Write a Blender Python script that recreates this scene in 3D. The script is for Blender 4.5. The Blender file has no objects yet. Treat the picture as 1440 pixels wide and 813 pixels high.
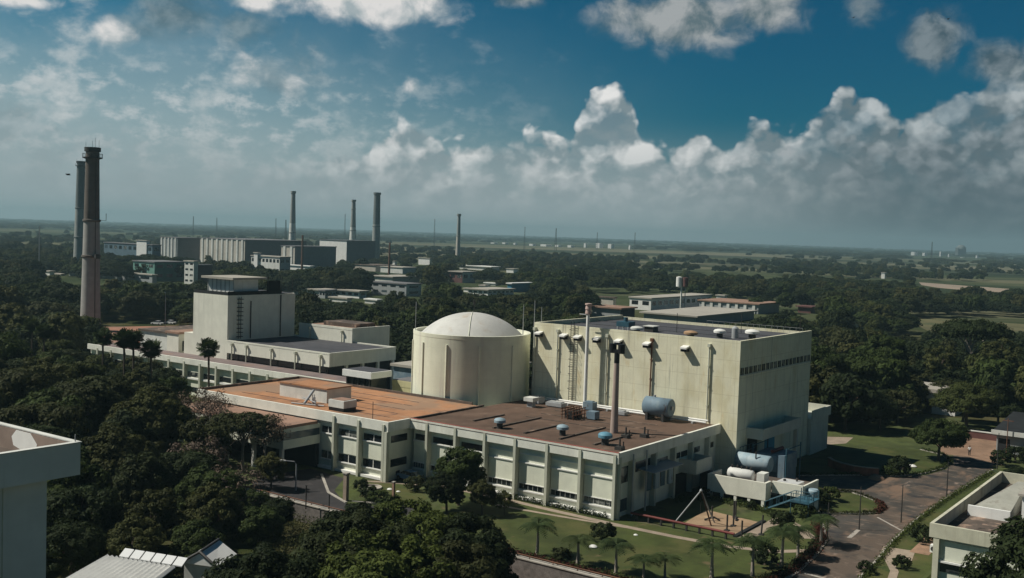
import bpy, bmesh, math, random
import numpy as np
from mathutils import Vector, Matrix
R = math.radians
S = bpy.context.scene
COL = S.collection
rnd = random.Random(7)
vz = random.Random(5)

# ------------------------------------------------------------------ camera
H = 36.0
FPX, YAW, PITCH, ROLL = 1518.98, 0.622062, 0.0522648, 0.0341795      # focal length in pixels of a 1440 px wide frame
_f = Vector((math.cos(YAW)*math.cos(PITCH), math.sin(YAW)*math.cos(PITCH), -math.sin(PITCH)))
_r = Vector((math.sin(YAW), -math.cos(YAW), 0)); _u = _r.cross(_f)
RT = math.cos(ROLL)*_r + math.sin(ROLL)*_u; UP = -math.sin(ROLL)*_r + math.cos(ROLL)*_u; FW = _f
cd = bpy.data.cameras.new('camera'); cam = bpy.data.objects.new('camera', cd); COL.objects.link(cam)
cd.sensor_width = 36; cd.lens = 36*FPX/1440; cd.clip_start = 1; cd.clip_end = 60000
mw = Matrix((RT, UP, -FW)).transposed().to_4x4(); mw.translation = Vector((0, 0, H)); cam.matrix_world = mw
S.camera = cam
def ray(px, py): return FW + RT*((px-720)/FPX) - UP*((py-406.5)/FPX)
def at(px, py, z=0.0):                          # ground point seen at a photo pixel
    d = ray(px, py); return Vector((0, 0, H)) + d*((z-H)/d.z)
def atD(px, py, D):
    d = ray(px, py); return Vector((0, 0, H)) + d*(D/math.hypot(d.x, d.y))
def pix(p):
    d = Vector(p) - Vector((0, 0, H)); w = d.dot(FW)
    return (720+FPX*d.dot(RT)/w, 406.5-FPX*d.dot(UP)/w) if w > 1 else (-1e5, -1e5)
def azel(px, py):
    d = ray(px, py).normalized()
    return (math.degrees(YAW - math.atan2(d.y, d.x)), math.degrees(math.asin(d.z)))

# ------------------------------------------------------------------ render, light, sky
S.render.engine = 'CYCLES'
S.view_settings.view_transform = 'Standard'; S.view_settings.look = 'None'
S.view_settings.gamma = 1; S.view_settings.use_curve_mapping = False
S.view_settings.exposure = 0.1
cy = S.cycles
cy.use_denoising = True
cy.max_bounces = 6; cy.diffuse_bounces = 3; cy.glossy_bounces = 2; cy.transmission_bounces = 3; cy.volume_bounces = 0; cy.transparent_max_bounces = 8
SUN_AZ, SUN_EL = R(122), R(48)
sl = bpy.data.lights.new('sun', 'SUN'); so = bpy.data.objects.new('sun', sl); COL.objects.link(so)
sl.energy = 4.3; sl.angle = R(0.5); sl.color = (1.0, 0.955, 0.84)
sd = Vector((math.cos(SUN_AZ)*math.cos(SUN_EL), math.sin(SUN_AZ)*math.cos(SUN_EL), math.sin(SUN_EL)))
so.rotation_euler = (-sd).to_track_quat('-Z', 'Y').to_euler(); so.location = (0, 0, 400)

class NT:                                       # a little arithmetic on shader sockets
    def __init__(s, tree): s.t = tree; s.n = tree.nodes; s.l = tree.links
    def node(s, typ, ins=None, **pr):
        n = s.n.new(typ)
        for k, v in pr.items(): setattr(n, k, v)
        for k, v in (ins or {}).items():
            s.put(n.inputs[k], v)
        return n
    def put(s, sock, v):
        if isinstance(v, X): s.l.new(v.s, sock)
        elif isinstance(v, bpy.types.NodeSocket): s.l.new(v, sock)
        elif isinstance(v, (tuple, list)) and len(v) == 3 and sock.type == 'RGBA': sock.default_value = (*v, 1)
        else: sock.default_value = v
    def m(s, op, a, b=None, c=None, clamp=False):
        n = s.n.new('ShaderNodeMath'); n.operation = op; n.use_clamp = clamp
        for i, v in enumerate((a, b, c)):
            if v is not None: s.put(n.inputs[i], v)
        return X(s, n.outputs[0])
    def step(s, lo, hi, v):
        n = s.node('ShaderNodeMapRange', {'Value': v, 'From Min': lo, 'From Max': hi}, interpolation_type='SMOOTHSTEP'); return X(s, n.outputs[0])
    def mix(s, f, a, b, blend='MIX'):
        n = s.n.new('ShaderNodeMix'); n.data_type = 'RGBA'; n.blend_type = blend
        s.put(n.inputs[0], f); s.put(n.inputs[6], a); s.put(n.inputs[7], b); return X(s, n.outputs[2])
    def vec(s, x, y, z):
        n = s.node('ShaderNodeCombineXYZ', {0: x, 1: y, 2: z}); return X(s, n.outputs[0])
    flat = False                                # two-dimensional noise for the sky
    def noise(s, v, scale=1.0, detail=4, rough=.55, dist=0.0):
        n = s.node('ShaderNodeTexNoise', {'Vector': v, 'Scale': scale, 'Detail': detail, 'Roughness': rough, 'Distortion': dist}, noise_dimensions='2D' if s.flat else '3D'); return X(s, n.outputs[0])
    def voro(s, v, scale=1.0, detail=2, rough=.5, feature='F1'):
        n = s.node('ShaderNodeTexVoronoi', {'Vector': v, 'Scale': scale}, feature=feature, voronoi_dimensions='2D' if s.flat else '3D')
        if 'Detail' in n.inputs: n.inputs['Detail'].default_value = detail; n.inputs['Roughness'].default_value = rough
        if feature == 'SMOOTH_F1': n.inputs['Smoothness'].default_value = .6
        return X(s, n.outputs[0])
    def mapv(s, v, scale=(1, 1, 1), loc=(0, 0, 0)):
        n = s.node('ShaderNodeMapping', {'Vector': v, 'Scale': scale, 'Location': loc}); return X(s, n.outputs[0])
class X:
    def __init__(s, nt, sock): s.nt = nt; s.s = sock
    def __add__(s, o): return s.nt.m('ADD', s, o)
    def __radd__(s, o): return s.nt.m('ADD', s, o)
    def __sub__(s, o): return s.nt.m('SUBTRACT', s, o)
    def __rsub__(s, o): return s.nt.m('SUBTRACT', o, s)
    def __mul__(s, o): return s.nt.m('MULTIPLY', s, o)
    def __rmul__(s, o): return s.nt.m('MULTIPLY', s, o)
    def __truediv__(s, o): return s.nt.m('DIVIDE', s, o)

def build_world():
    w = bpy.data.worlds.new('World'); S.world = w; w.use_nodes = True
    w.node_tree.nodes.clear(); N = NT(w.node_tree); N.flat = True
    STR = 0.073; K = .97/STR
    sky = N.node('ShaderNodeTexSky', sky_type='NISHITA', sun_disc=False)
    sky.sun_elevation = SUN_EL; sky.sun_rotation = math.pi/2 - SUN_AZ
    sky.altitude = 0; sky.air_density = 1.0; sky.dust_density = 1.0; sky.ozone_density = 3.0
    g = X(N, N.node('ShaderNodeTexCoord').outputs['Generated'])
    sp = N.node('ShaderNodeSeparateXYZ', {0: g}); x, y, z = [X(N, o) for o in sp.outputs]
    az = (YAW - N.m('ARCTAN2', y, x))*57.2958
    el = N.m('ARCSINE', z)*57.2958
    base = N.mix(1.0, X(N, sky.outputs[0]), (.022, .46, .57), 'MULTIPLY')
    # the deep blue towards the upper right, paler to the left
    deep = N.step(-22., 26., az + el*.9)
    base = N.mix(deep*.6, base, N.mix(1.0, base, (.30, .48, .58), 'MULTIPLY'))
    base = N.mix(N.step(24., 60., el), base, N.mix(1.0, base, (.45, .45, .5), 'MULTIPLY'))
    side = N.step(80., 48., N.m('ABSOLUTE', az))                          # cloud bank stands ahead; unseen sky behind cleared and dimmed to deepen shade
    base = N.mix(side, N.mix(1.0, base, (.6, .6, .62), 'MULTIPLY'), base)
    right = N.step(5., 22., az)
    def ramp(pts):                              # (photo x, photo y of the cloud top) -> elevation as a function of azimuth
        n = N.node('ShaderNodeValToRGB', {0: (az + 40.)/80.}); cr = n.color_ramp
        ae = [azel(*p) for p in pts]
        ae = [(-40., ae[0][1])] + ae + [(40., ae[-1][1])]
        els = cr.elements
        while len(els) < len(ae): els.new(.5)
        for e, (a, b) in zip(els, ae):
            pass
        for i, (a, b) in enumerate(ae):
            els[i].position = (a+40.)/80.; v = max(0, b)/20.; els[i].color = (v, v, v, 1)
        return X(N, n.outputs[0])*20.
    def P(seed, sx=1., sy=1.2, dx=0., dy=0.): return N.vec((az + (dx + seed*23.7))*sx, (el + (dy + seed*9.1))*sy, 0.)
    def puffs(seed, sc, dx=0., dy=0.):
        v = P(seed, 1., 1.15, dx, dy)
        wv = N.node('ShaderNodeTexNoise', {'Vector': v, 'Scale': sc*1.3, 'Detail': 3.0}, noise_dimensions='2D')
        off = N.node('ShaderNodeVectorMath', {0: wv.outputs['Color'], 1: (.5, .5, .5)}, operation='SUBTRACT')
        off2 = N.node('ShaderNodeVectorMath', {0: off.outputs[0], 'Scale': .9/sc*.6}, operation='SCALE')
        vv = N.node('ShaderNodeVectorMath', {0: v, 1: off2.outputs[0]}, operation='ADD')
        b = N.voro(X(N, vv.outputs[0]), sc, 2.2, .45, 'F1')
        return (1. - b)*.85 + N.noise(v, sc*2.0, 5, .52)*.34 - .32
    def bank(col, T, seed, sc, amp, soft, lit, dark, depth, brk=.35, veil=None):
        p0 = puffs(seed, sc); p1 = puffs(seed, sc, -.42/sc*.8, .45/sc*.8)
        d = T - el + (p0 - .35)*amp
        a = N.step(0., soft, d)*side
        if veil is not None: a = a*veil
        li = (p0 - p1)*2.5 + .40
        lf = N.noise(P(seed+6.1, 1., 1.5), .34, 4)
        a = a*N.m('ADD', 1. - brk, N.step(.40, .58, lf)*brk, clamp=True)
        top = 1. - N.step(.1, depth*.75, T - el + (N.noise(P(seed+3.3), sc*.6, 4) - .5)*depth)
        sh = N.m('ADD', li*.66, top*.36 - .06 + (lf - .5)*.9, clamp=True)
        cc = N.mix(sh, tuple(c*K for c in dark), tuple(c*K for c in lit))
        cc = N.mix(right*.75, cc, N.mix(1.0, cc, (.37, .45, .49), 'MULTIPLY'))
        return N.mix(a, col, cc)
    # soft whitish veil over the left half
    vl = N.step(12., -22., az)*N.step(13.5, 3., el + N.noise(P(2.1), .13, 5)*5. - 2.5)
    c = N.mix(vl*side*.75, base, tuple(v*K for v in (.36, .44, .46)))
    v2 = N.step(.52, .78, N.noise(P(5.7, .8, 1.3), .34, 6, .6))*N.step(8., -18., az)*N.step(13., 9., el)
    c = N.mix(v2*side*.7, c, tuple(v*K for v in (.55, .58, .58)))
    v3 = N.step(.46, .74, N.noise(P(8.9, .9, 1.5), .8, 6, .62))*N.step(4., -16., az)*N.step(9.5, 6., el)*N.step(1.5, 3.5, el)
    c = N.mix(v3*side*.6, c, tuple(v*K for v in (.60, .62, .62)))
    # upper clouds: soft blobs with a lit top
    def blobs(col, lst, seed, sc, lit, dark, thr=.42, amp=1.1, op=.95):
        tot = None
        for (px, py, wx, wy, k) in lst:
            a0, e0 = azel(px, py); ww, hh = math.degrees(wx/FPX), math.degrees(wy/FPX)
            u = (az - a0)/ww; v = (el - e0)/hh
            gss = N.m('EXPONENT', (u*u + v*v)*-1.)*k
            tot = gss if tot is None else N.m('MAXIMUM', tot, gss)
        n0 = N.noise(P(seed), sc, 7, .58, .25); n1 = N.noise(P(seed, 1., 1.2, -.8, .9), sc, 7, .58, .25)
        d = tot + (n0 - .5)*amp
        a = N.step(thr-.14, thr+.52, d)*N.step(.04, .3, tot)
        li = N.m('ADD', (n0 - n1)*3.0 + .5, (tot - .6)*.3, clamp=True)
        return N.mix(a*op, col, N.mix(li, tuple(q*K for q in dark), tuple(q*K for q in lit)))
    c = blobs(c, [(250, 22, 75, 38, .95), (345, 40, 60, 34, .8), (400, 95, 75, 55, .6), (200, 40, 60, 30, .7), (1215, 5, 40, 30, .6)], 11.3, .42, (.22, .29, .32), (.07, .13, .16), .42, 1.1, .8)
    c = blobs(c, [(530, 6, 130, 30, 1.25), (355, 0, 40, 16, 1.0), (158, 48, 32, 22, .9), (352, 98, 30, 34, .75), (418, 118, 30, 34, .72), (581, 121, 20, 15, .85), (25, 0, 60, 12, .9)], 4.9, .5, (.74, .72, .70), (.36, .42, .44), .45, 1.0)
    c = blobs(c, [(960, 28, 110, 42, 1.15), (1075, 10, 60, 36, 1.05), (870, 22, 50, 36, .85), (1010, 50, 70, 20, .8), (725, 0, 50, 14, .8)], 7.7, .48, (.36, .38, .385), (.11, .16, .18), .42, .95)
    c = blobs(c, [(1312, 55, 42, 40, 1.15), (1410, 88, 50, 30, 1.0), (1215, 12, 40, 30, .6)], 3.1, .6, (.19, .235, .26), (.06, .10, .125), .42, .9)
    # cumulus banks, back to front
    T1 = ramp([(0, 190), (430, 205), (500, 196), (560, 168), (600, 162), (665, 196), (720, 176), (770, 178), (804, 184), (818, 142), (832, 114), (850, 106), (874, 106), (892, 118), (903, 166), (945, 194), (985, 166), (1025, 196), (1060, 164), (1092, 152), (1125, 178), (1160, 140), (1192, 98), (1214, 112), (1240, 132), (1268, 148), (1310, 126), (1372, 122), (1402, 76), (1440, 66)])
    vr = N.step(-13.5, -4., az)
    c = bank(c, T1, 1.7, .50, 1.7, .6, (.82, .81, .79), (.20, .26, .285), 3.2, veil=N.step(-16., -7., az)*.95)
    T2 = ramp([(0, 80), (40, 95), (90, 150), (160, 165), (260, 200), (420, 215), (560, 210), (640, 215), (800, 215), (900, 215), (1000, 215), (1080, 190), (1180, 158), (1260, 165), (1350, 150), (1440, 120)])
    lit2 = (.52, .54, .55); dk2 = (.19, .24, .26)
    c = bank(c, T2, 9.2, .60, 2.4, 1.2, lit2, dk2, 3.0, brk=.8, veil=N.step(-25., 6., az)*.45 + .42)
    T3 = ramp([(0, 225), (300, 240), (600, 245), (800, 250), (1000, 248), (1200, 225), (1440, 205)])
    c = bank(c, T3, 15.4, .75, 1.8, 1.5, (.46, .49, .50), (.20, .25, .275), 2.2, brk=.9, veil=.72)
    # haze towards the horizon
    hz = N.mix(right, tuple(q*K for q in (.30, .36, .375)), tuple(q*K for q in (.075, .115, .135)))
    c = N.mix(N.step(6.5, .3, el)*.9*(side*.5 + .5), c, hz)
    c = N.mix(N.step(0.0, -2., el), c, tuple(q*K for q in (.05, .07, .07)))
    bg = N.node('ShaderNodeBackground', {'Color': c, 'Strength': STR})
    out = N.node('ShaderNodeOutputWorld'); N.l.new(bg.outputs[0], out.inputs[0])
    w.cycles.sampling_method = 'MANUAL'; w.cycles.sample_map_resolution = 512
build_world()

# ------------------------------------------------------------------ materials
MATS = {}
def mat(name, col, rough=.85, var=.22, sc=.5, streak=0., dirt=(.12, .10, .075), grid=None, gridk=.12, patch=None, bump=0., spec=.3, metal=0., fine=.0):
    if name in MATS: return MATS[name]
    m = bpy.data.materials.new(name); m.use_nodes = True; N = NT(m.node_tree)
    bs = N.n['Principled BSDF']
    tc = X(N, N.node('ShaderNodeTexCoord').outputs['Object'])
    n1 = N.noise(tc, sc, 5, .6); n2 = N.noise(tc, sc*.17, 3)
    f = N.m('ADD', n1*.6, n2*.4)
    lo = tuple(c*(1-var) for c in col); hi = tuple(min(1, c*(1+var)) for c in col)
    c = N.mix(N.step(.32, .68, f), lo, hi)
    if fine:
        c = N.mix(N.step(.45, .75, N.noise(tc, 5., 3))*fine, c, tuple(q*.55 for q in col))
    if patch:
        for (pc, psc, lo_, hi_, st) in patch:
            c = N.mix(N.step(lo_, hi_, N.noise(N.mapv(tc, st), psc, 5, .6)), c, pc)
    if streak:
        sv = N.noise(N.mapv(tc, (1.1, 1.1, .05)), 1.0, 5, .65)
        sv2 = N.noise(tc, .25, 3)
        c = N.mix(N.step(.5, .8, sv)*N.step(.3, .6, sv2)*streak, c, dirt)
    if grid:
        sp = N.node('ShaderNodeSeparateXYZ', {0: tc}); a, b, zc = [X(N, o) for o in sp.outputs]
        gx, gz = grid
        ln = None
        for v, p in ((a + b, gx), (zc, gz)):
            q = N.m('ABSOLUTE', N.m('FRACT', v/p) - .5)
            t = N.step(.5-.05/p, .5-.02/p, q)
            ln = t if ln is None else N.m('MAXIMUM', ln, t)
        c = N.mix(ln*gridk, c, dirt)
    N.put(bs.inputs['Base Color'], c); bs.inputs['Roughness'].default_value = rough
    bs.inputs['Specular IOR Level'].default_value = spec; bs.inputs['Metallic'].default_value = metal
    if bump:
        bp = N.node('ShaderNodeBump', {'Height': N.noise(tc, sc*6, 5), 'Strength': bump, 'Distance': .05}); N.l.new(bp.outputs[0], bs.inputs['Normal'])
    MATS[name] = m; return m
def leafmat(name, col, trans=.3, var=.6):
    m = bpy.data.materials.new(name); m.use_nodes = True; N = NT(m.node_tree)
    bs = N.n['Principled BSDF']; out = N.n['Material Output']
    at_ = X(N, N.node('ShaderNodeAttribute', attribute_name='tint').outputs['Fac'])
    oi = X(N, N.node('ShaderNodeObjectInfo').outputs['Random'])
    t = N.m('ADD', at_*.6, oi*.4)
    c = N.mix(t, tuple(q*(1-var) for q in col), (col[0]*(1+var*1.25), col[1]*(1+var), col[2]*(1+var*.6)))
    hs = N.mix(N.step(.62, .95, oi)*.35, c, (.075, .062, .024))
    N.put(bs.inputs['Base Color'], hs); bs.inputs['Roughness'].default_value = .7; bs.inputs['Specular IOR Level'].default_value = .12
    tr = N.node('ShaderNodeBsdfTranslucent', {'Color': hs})
    mx = N.node('ShaderNodeMixShader', {0: trans}); N.l.new(bs.outputs[0], mx.inputs[1]); N.l.new(tr.outputs[0], mx.inputs[2]); N.l.new(mx.outputs[0], out.inputs[0])
    MATS[name] = m; return m
M = dict(
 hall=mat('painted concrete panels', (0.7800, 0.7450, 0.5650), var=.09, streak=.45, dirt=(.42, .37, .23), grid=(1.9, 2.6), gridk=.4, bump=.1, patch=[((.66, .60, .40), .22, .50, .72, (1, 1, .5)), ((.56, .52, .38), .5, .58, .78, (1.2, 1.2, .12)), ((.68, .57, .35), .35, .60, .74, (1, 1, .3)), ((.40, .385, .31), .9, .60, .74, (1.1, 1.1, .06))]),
 hallshade=mat('painted concrete panels shade side', (0.5800, 0.5800, 0.5000), var=.10, streak=.3, dirt=(.25, .24, .18), grid=(1.9, 2.6), gridk=.15),  # darker copy of the hall paint, shade of that side in its colour
 drum=mat('cream drum paint', (0.7400, 0.7450, 0.6000), var=.07, streak=.28, dirt=(.46, .44, .34), grid=(900., 2.4), gridk=.12, patch=[((.62, .60, .52), .4, .55, .74, (1.2, 1.2, .12)), ((.52, .51, .45), .9, .62, .76, (1.1, 1.1, .06))]),
 dome=mat('white dome paint', (0.6000, 0.5900, 0.5600), var=.10, sc=.4, streak=.35, dirt=(.36, .33, .28), patch=[((.50, .44, .37), .35, .54, .75, (1, 1, 1))], rough=.7),
 annex=mat('pale green render', (0.7400, 0.7500, 0.6300), var=.10, streak=.38, dirt=(.27, .26, .19)),
 band=mat('off white band', (0.7800, 0.7700, 0.6900), var=.12, streak=.45, dirt=(.32, .29, .22)),
 pil=mat('weathered pilaster', (0.5400, 0.5450, 0.4500), var=.12, streak=.45, dirt=(.24, .21, .15)),
 tower=mat('ivory tower render', (0.7400, 0.7250, 0.6300), var=.08, streak=.4, dirt=(.33, .31, .25)),
 white=mat('white paint', (0.8000, 0.7900, 0.7600), var=.08, streak=.3, dirt=(.36, .33, .28)),
 offw=mat('weathered white wall', (0.6600, 0.6600, 0.6200), var=.14, streak=.5, dirt=(.26, .25, .21)),
 orange=mat('terracotta roof tiles', (0.4320, 0.2120, 0.1080), var=.20, sc=.35, fine=.35, patch=[((.24, .135, .09), .16, .50, .66, (1, 1, 1)), ((.42, .29, .20), .4, .56, .72, (1, .25, 1)), ((.13, .085, .065), .6, .58, .72, (.2, 1, 1)), ((.32, .20, .13), .09, .5, .6, (1, 1, 1))]),
 brown=mat('brown roof coating', (0.1188, 0.0742, 0.0532), var=.25, sc=.4, fine=.3, patch=[((.20, .135, .10), .25, .55, .75, (1, 1, 1)), ((.07, .05, .042), .8, .6, .72, (.3, 1, 1))]),
 pink=mat('pinkish clay roof', (0.3226, 0.1971, 0.1434), var=.2, sc=.35, fine=.3, patch=[((.22, .16, .13), .3, .52, .7, (1, 1, 1))]),
 dark=mat('dark grey roofing felt', (0.0720, 0.0720, 0.0816), var=.2, sc=.3, fine=.2, patch=[((.13, .125, .13), .2, .55, .75, (1, .3, 1))]),
 greyroof=mat('grey roofing', (0.1768, 0.1716, 0.1768), var=.2, sc=.3, fine=.2, patch=[((.10, .095, .10), .3, .55, .7, (1, 1, 1))]),
 paleroof=mat('pale flat roof', (0.4000, 0.3680, 0.3200), var=.12, sc=.2, patch=[((.34, .30, .25), .2, .56, .75, (1, 1, 1))]),
 dirtyroof=mat('stained roof slab', (0.1144, 0.0884, 0.0728), var=.3, sc=.5, fine=.3, patch=[((.36, .25, .19), .45, .55, .66, (1, 1, 1)), ((.05, .042, .036), .6, .58, .7, (1, 1, 1))]),
 glass=mat('dark window glass', (.012, .016, .02), rough=.15, var=.4, sc=.8, spec=.5),
 void=mat('unlit openings and dark trim', (.02, .022, .024), rough=.9, var=.3),  # near black: shade put into openings, plain dark on kerb, mesh and roof
 frame=mat('window frame', (.35, .36, .35), var=.1),
 conc=mat('raw concrete', (0.3550, 0.3450, 0.3250), var=.12, sc=.4, streak=.5, dirt=(.16, .13, .11), grid=(900., 3.0), gridk=.16),
 concd=mat('soot stained concrete', (0.1350, 0.1150, 0.1000), var=.15, streak=.35, dirt=(.05, .042, .038), grid=(900., 3.0), gridk=.16),
 concg=mat('grey green concrete', (0.3000, 0.3150, 0.3000), var=.12, streak=.35, dirt=(.11, .115, .11), grid=(900., 4.0), gridk=.15),
 concgd=mat('darker grey green concrete', (0.1500, 0.1700, 0.1700), var=.12, streak=.3, dirt=(.06, .065, .065)),
 steel=mat('dark steel', (.045, .042, .04), var=.25, rough=.6, spec=.4),
 galv=mat('galvanised steel', (.36, .37, .38), var=.15, rough=.5, spec=.45),
 rust=mat('red oxide pipe', (0.1500, 0.0320, 0.0280), var=.25, rough=.6),
 rustdk=mat('rusty rail', (.16, .075, .045), var=.3, rough=.8),
 blue=mat('blue painted metal', (0.0350, 0.1000, 0.1400), var=.22, rough=.55, streak=.3, dirt=(.15, .14, .12)),
 pblue=mat('pale blue tank paint', (.30, .40, .46), var=.18, rough=.6, streak=.7, dirt=(.20, .16, .13), patch=[((.20, .15, .12), .9, .60, .70, (1, 1, .6)), ((.38, .46, .50), .5, .5, .65, (1, 1, 1))]),
 vblue=mat('bright blue cowl paint', (.13, .30, .40), var=.2, rough=.5, streak=.3),
 tankw=mat('stained white tank paint', (.66, .66, .64), var=.15, rough=.6, streak=.7, dirt=(.28, .23, .18), patch=[((.30, .22, .16), .9, .60, .70, (1, 1, .6))]),
 oldcream=mat('old stained cream render', (.58, .56, .44), var=.16, streak=.75, dirt=(.24, .21, .15), patch=[((.42, .38, .28), .6, .55, .72, (1.1, 1.1, .2))]),
 sblue=mat('slate blue tank paint', (.16, .23, .29), var=.18, rough=.6, streak=.7, dirt=(.11, .085, .07), patch=[((.12, .09, .075), .9, .61, .70, (1, 1, .6)), ((.22, .29, .33), .5, .5, .65, (1, 1, 1))]),
 bluewall=mat('blue sheet wall', (0.0600, 0.2700, 0.4000), var=.15),
 green=mat('green cladding with flank shade', (.055, .17, .135), var=.12, grid=(2., 900.), gridk=.2),  # side face of the green building, its shade put into the colour
 greenl=mat('pale green wall', (.16, .32, .27), var=.12),
 bglass=mat('blue grey facade', (.10, .16, .20), var=.15, grid=(4., 3.2), gridk=.4, dirt=(.22, .26, .28)),
 greyf=mat('grey facade', (0.3300, 0.3500, 0.3550), var=.1, streak=.35, dirt=(.13, .14, .14)),
 darkf=mat('dark cladding with flank shade', (0.1200, 0.1250, 0.1300), var=.12, grid=(6., 900.), gridk=.15),  # shade on the flanks of the works halls is in this dark colour
 tan=mat('tan facade', (0.5000, 0.4600, 0.4000), var=.12, streak=.4, dirt=(.24, .21, .18)),
 maroon=mat('maroon wall', (.13, .06, .055), var=.15),
 asphalt=mat('asphalt', (0.0660, 0.0580, 0.0510), var=.3, sc=.3, fine=.35, bump=.1, patch=[((.115, .085, .066), .12, .44, .58, (1, 1, 1)), ((.19, .125, .088), .20, .51, .63, (.45, 1, 1)), ((.15, .115, .09), .9, .54, .64, (1, .4, 1)), ((.032, .032, .034), .16, .56, .66, (1, .5, 1)), ((.27, .20, .16), .5, .60, .70, (.5, 1, 1))]),
 yard=mat('yard asphalt', (0.0374, 0.0343, 0.0359), var=.25, sc=.4, fine=.3, patch=[((.09, .07, .065), .2, .56, .72, (1, 1, 1))]),
 path=mat('pale concrete path', (0.3264, 0.2592, 0.2016), var=.2, sc=.8, fine=.3),
 kerb=mat('kerb stone', (.38, .35, .31), var=.25, sc=1.2),
 mark=mat('worn white road paint', (0.3800, 0.3400, 0.3000), var=.2, sc=2, patch=[((.12, .10, .09), 1.5, .58, .66, (1, 1, 1))]),
 lawn=mat('mown lawn', (0.0547, 0.0700, 0.0164), var=.35, sc=.3, fine=.5, bump=.3, patch=[((.085, .085, .026), .13, .48, .66, (1, 1, 1)), ((.035, .06, .014), .25, .58, .72, (1, 1, 1)), ((.12, .095, .045), .35, .60, .70, (1, 1, 1)), ((.10, .082, .04), .9, .66, .74, (1, .5, 1))]),
 rough_grass=mat('rough grass', (0.0638, 0.0798, 0.0234), var=.35, sc=.3, fine=.4, patch=[((.12, .10, .055), .1, .52, .7, (1, 1, 1)), ((.03, .045, .014), .2, .56, .7, (1, 1, 1))]),
 sand=mat('orange sand', (0.3520, 0.2400, 0.1520), var=.18, sc=.6, fine=.2, patch=[((.30, .19, .11), .4, .56, .72, (1, 1, 1)), ((.55, .38, .23), .3, .6, .75, (1, 1, 1))]),
 earth=mat('red earth', (0.2700, 0.1700, 0.1150), var=.28, sc=.3, fine=.3, patch=[((.40, .24, .16), .25, .55, .72, (1, 1, 1)), ((.10, .085, .04), .5, .6, .7, (1, 1, 1))]),
 stone=mat('rubble stone wall', (0.1530, 0.1350, 0.1260), var=.35, sc=1.6, fine=.5, bump=.6),
 bark=mat('bark', (.085, .065, .05), var=.3, sc=2),
 palebark=mat('pale bark', (.30, .26, .22), var=.25, sc=2),
 corr=mat('white corrugated sheet', (0.8600, 0.8500, 0.8200), var=.10, streak=.2, dirt=(.32, .29, .26)),
 black=mat('matt black metal', (.012, .012, .013), var=.2, rough=.5),
 orangep=mat('orange painted cap', (.42, .27, .16), var=.2),
 redw=mat('brick red paint', (.30, .09, .07), var=.2),
 car_white=mat('white car paint', (.72, .72, .72), rough=.25, var=.02, spec=.5),
 car_blue=mat('blue car paint', (.12, .22, .36), rough=.25, var=.03, spec=.5),
 tyre=mat('tyre rubber', (.02, .02, .02), var=.1),
 skin=mat('skin', (.22, .12, .08), var=.05), shirt=mat('white shirt', (.68, .68, .68), var=.05), trousers=mat('dark trousers', (.03, .03, .035), var=.1),
)
def glassmat():
    m = M['glass']; N = NT(m.node_tree); bs = N.n['Principled BSDF']
    rn = X(N, N.node('ShaderNodeObjectInfo').outputs['Random']); tc = X(N, N.node('ShaderNodeTexCoord').outputs['Object'])
    c = N.mix(N.step(.62, .70, rn), (.012, .016, .02), N.mix(N.step(.45, .55, N.noise(tc, .9, 1)), (.02, .026, .03), (.20, .205, .19)))
    c = N.mix(N.step(.86, .9, rn), c, (.06, .085, .10))
    N.put(bs.inputs['Base Color'], c)
glassmat()
L_ = dict(
 dk=leafmat('dark broad leaves', (0.0253, 0.0392, 0.0151)),
 md=leafmat('green leaves', (0.0428, 0.0657, 0.0199)),
 ol=leafmat('olive leaves', (0.0637, 0.0741, 0.0267)),
 lt=leafmat('fresh green leaves', (0.0749, 0.1026, 0.0265)),
 dry=leafmat('dry pinkish twigs', (0.1317, 0.1009, 0.0823), .1, .3),
 palm=leafmat('palm fronds', (0.0382, 0.0600, 0.0218), .2, .35),
 dead=leafmat('dead fronds', (0.0823, 0.0658, 0.0461), .1, .3),
 red=leafmat('reddish border leaves', (0.0724, 0.0238, 0.0198), .15, .6),
)

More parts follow.
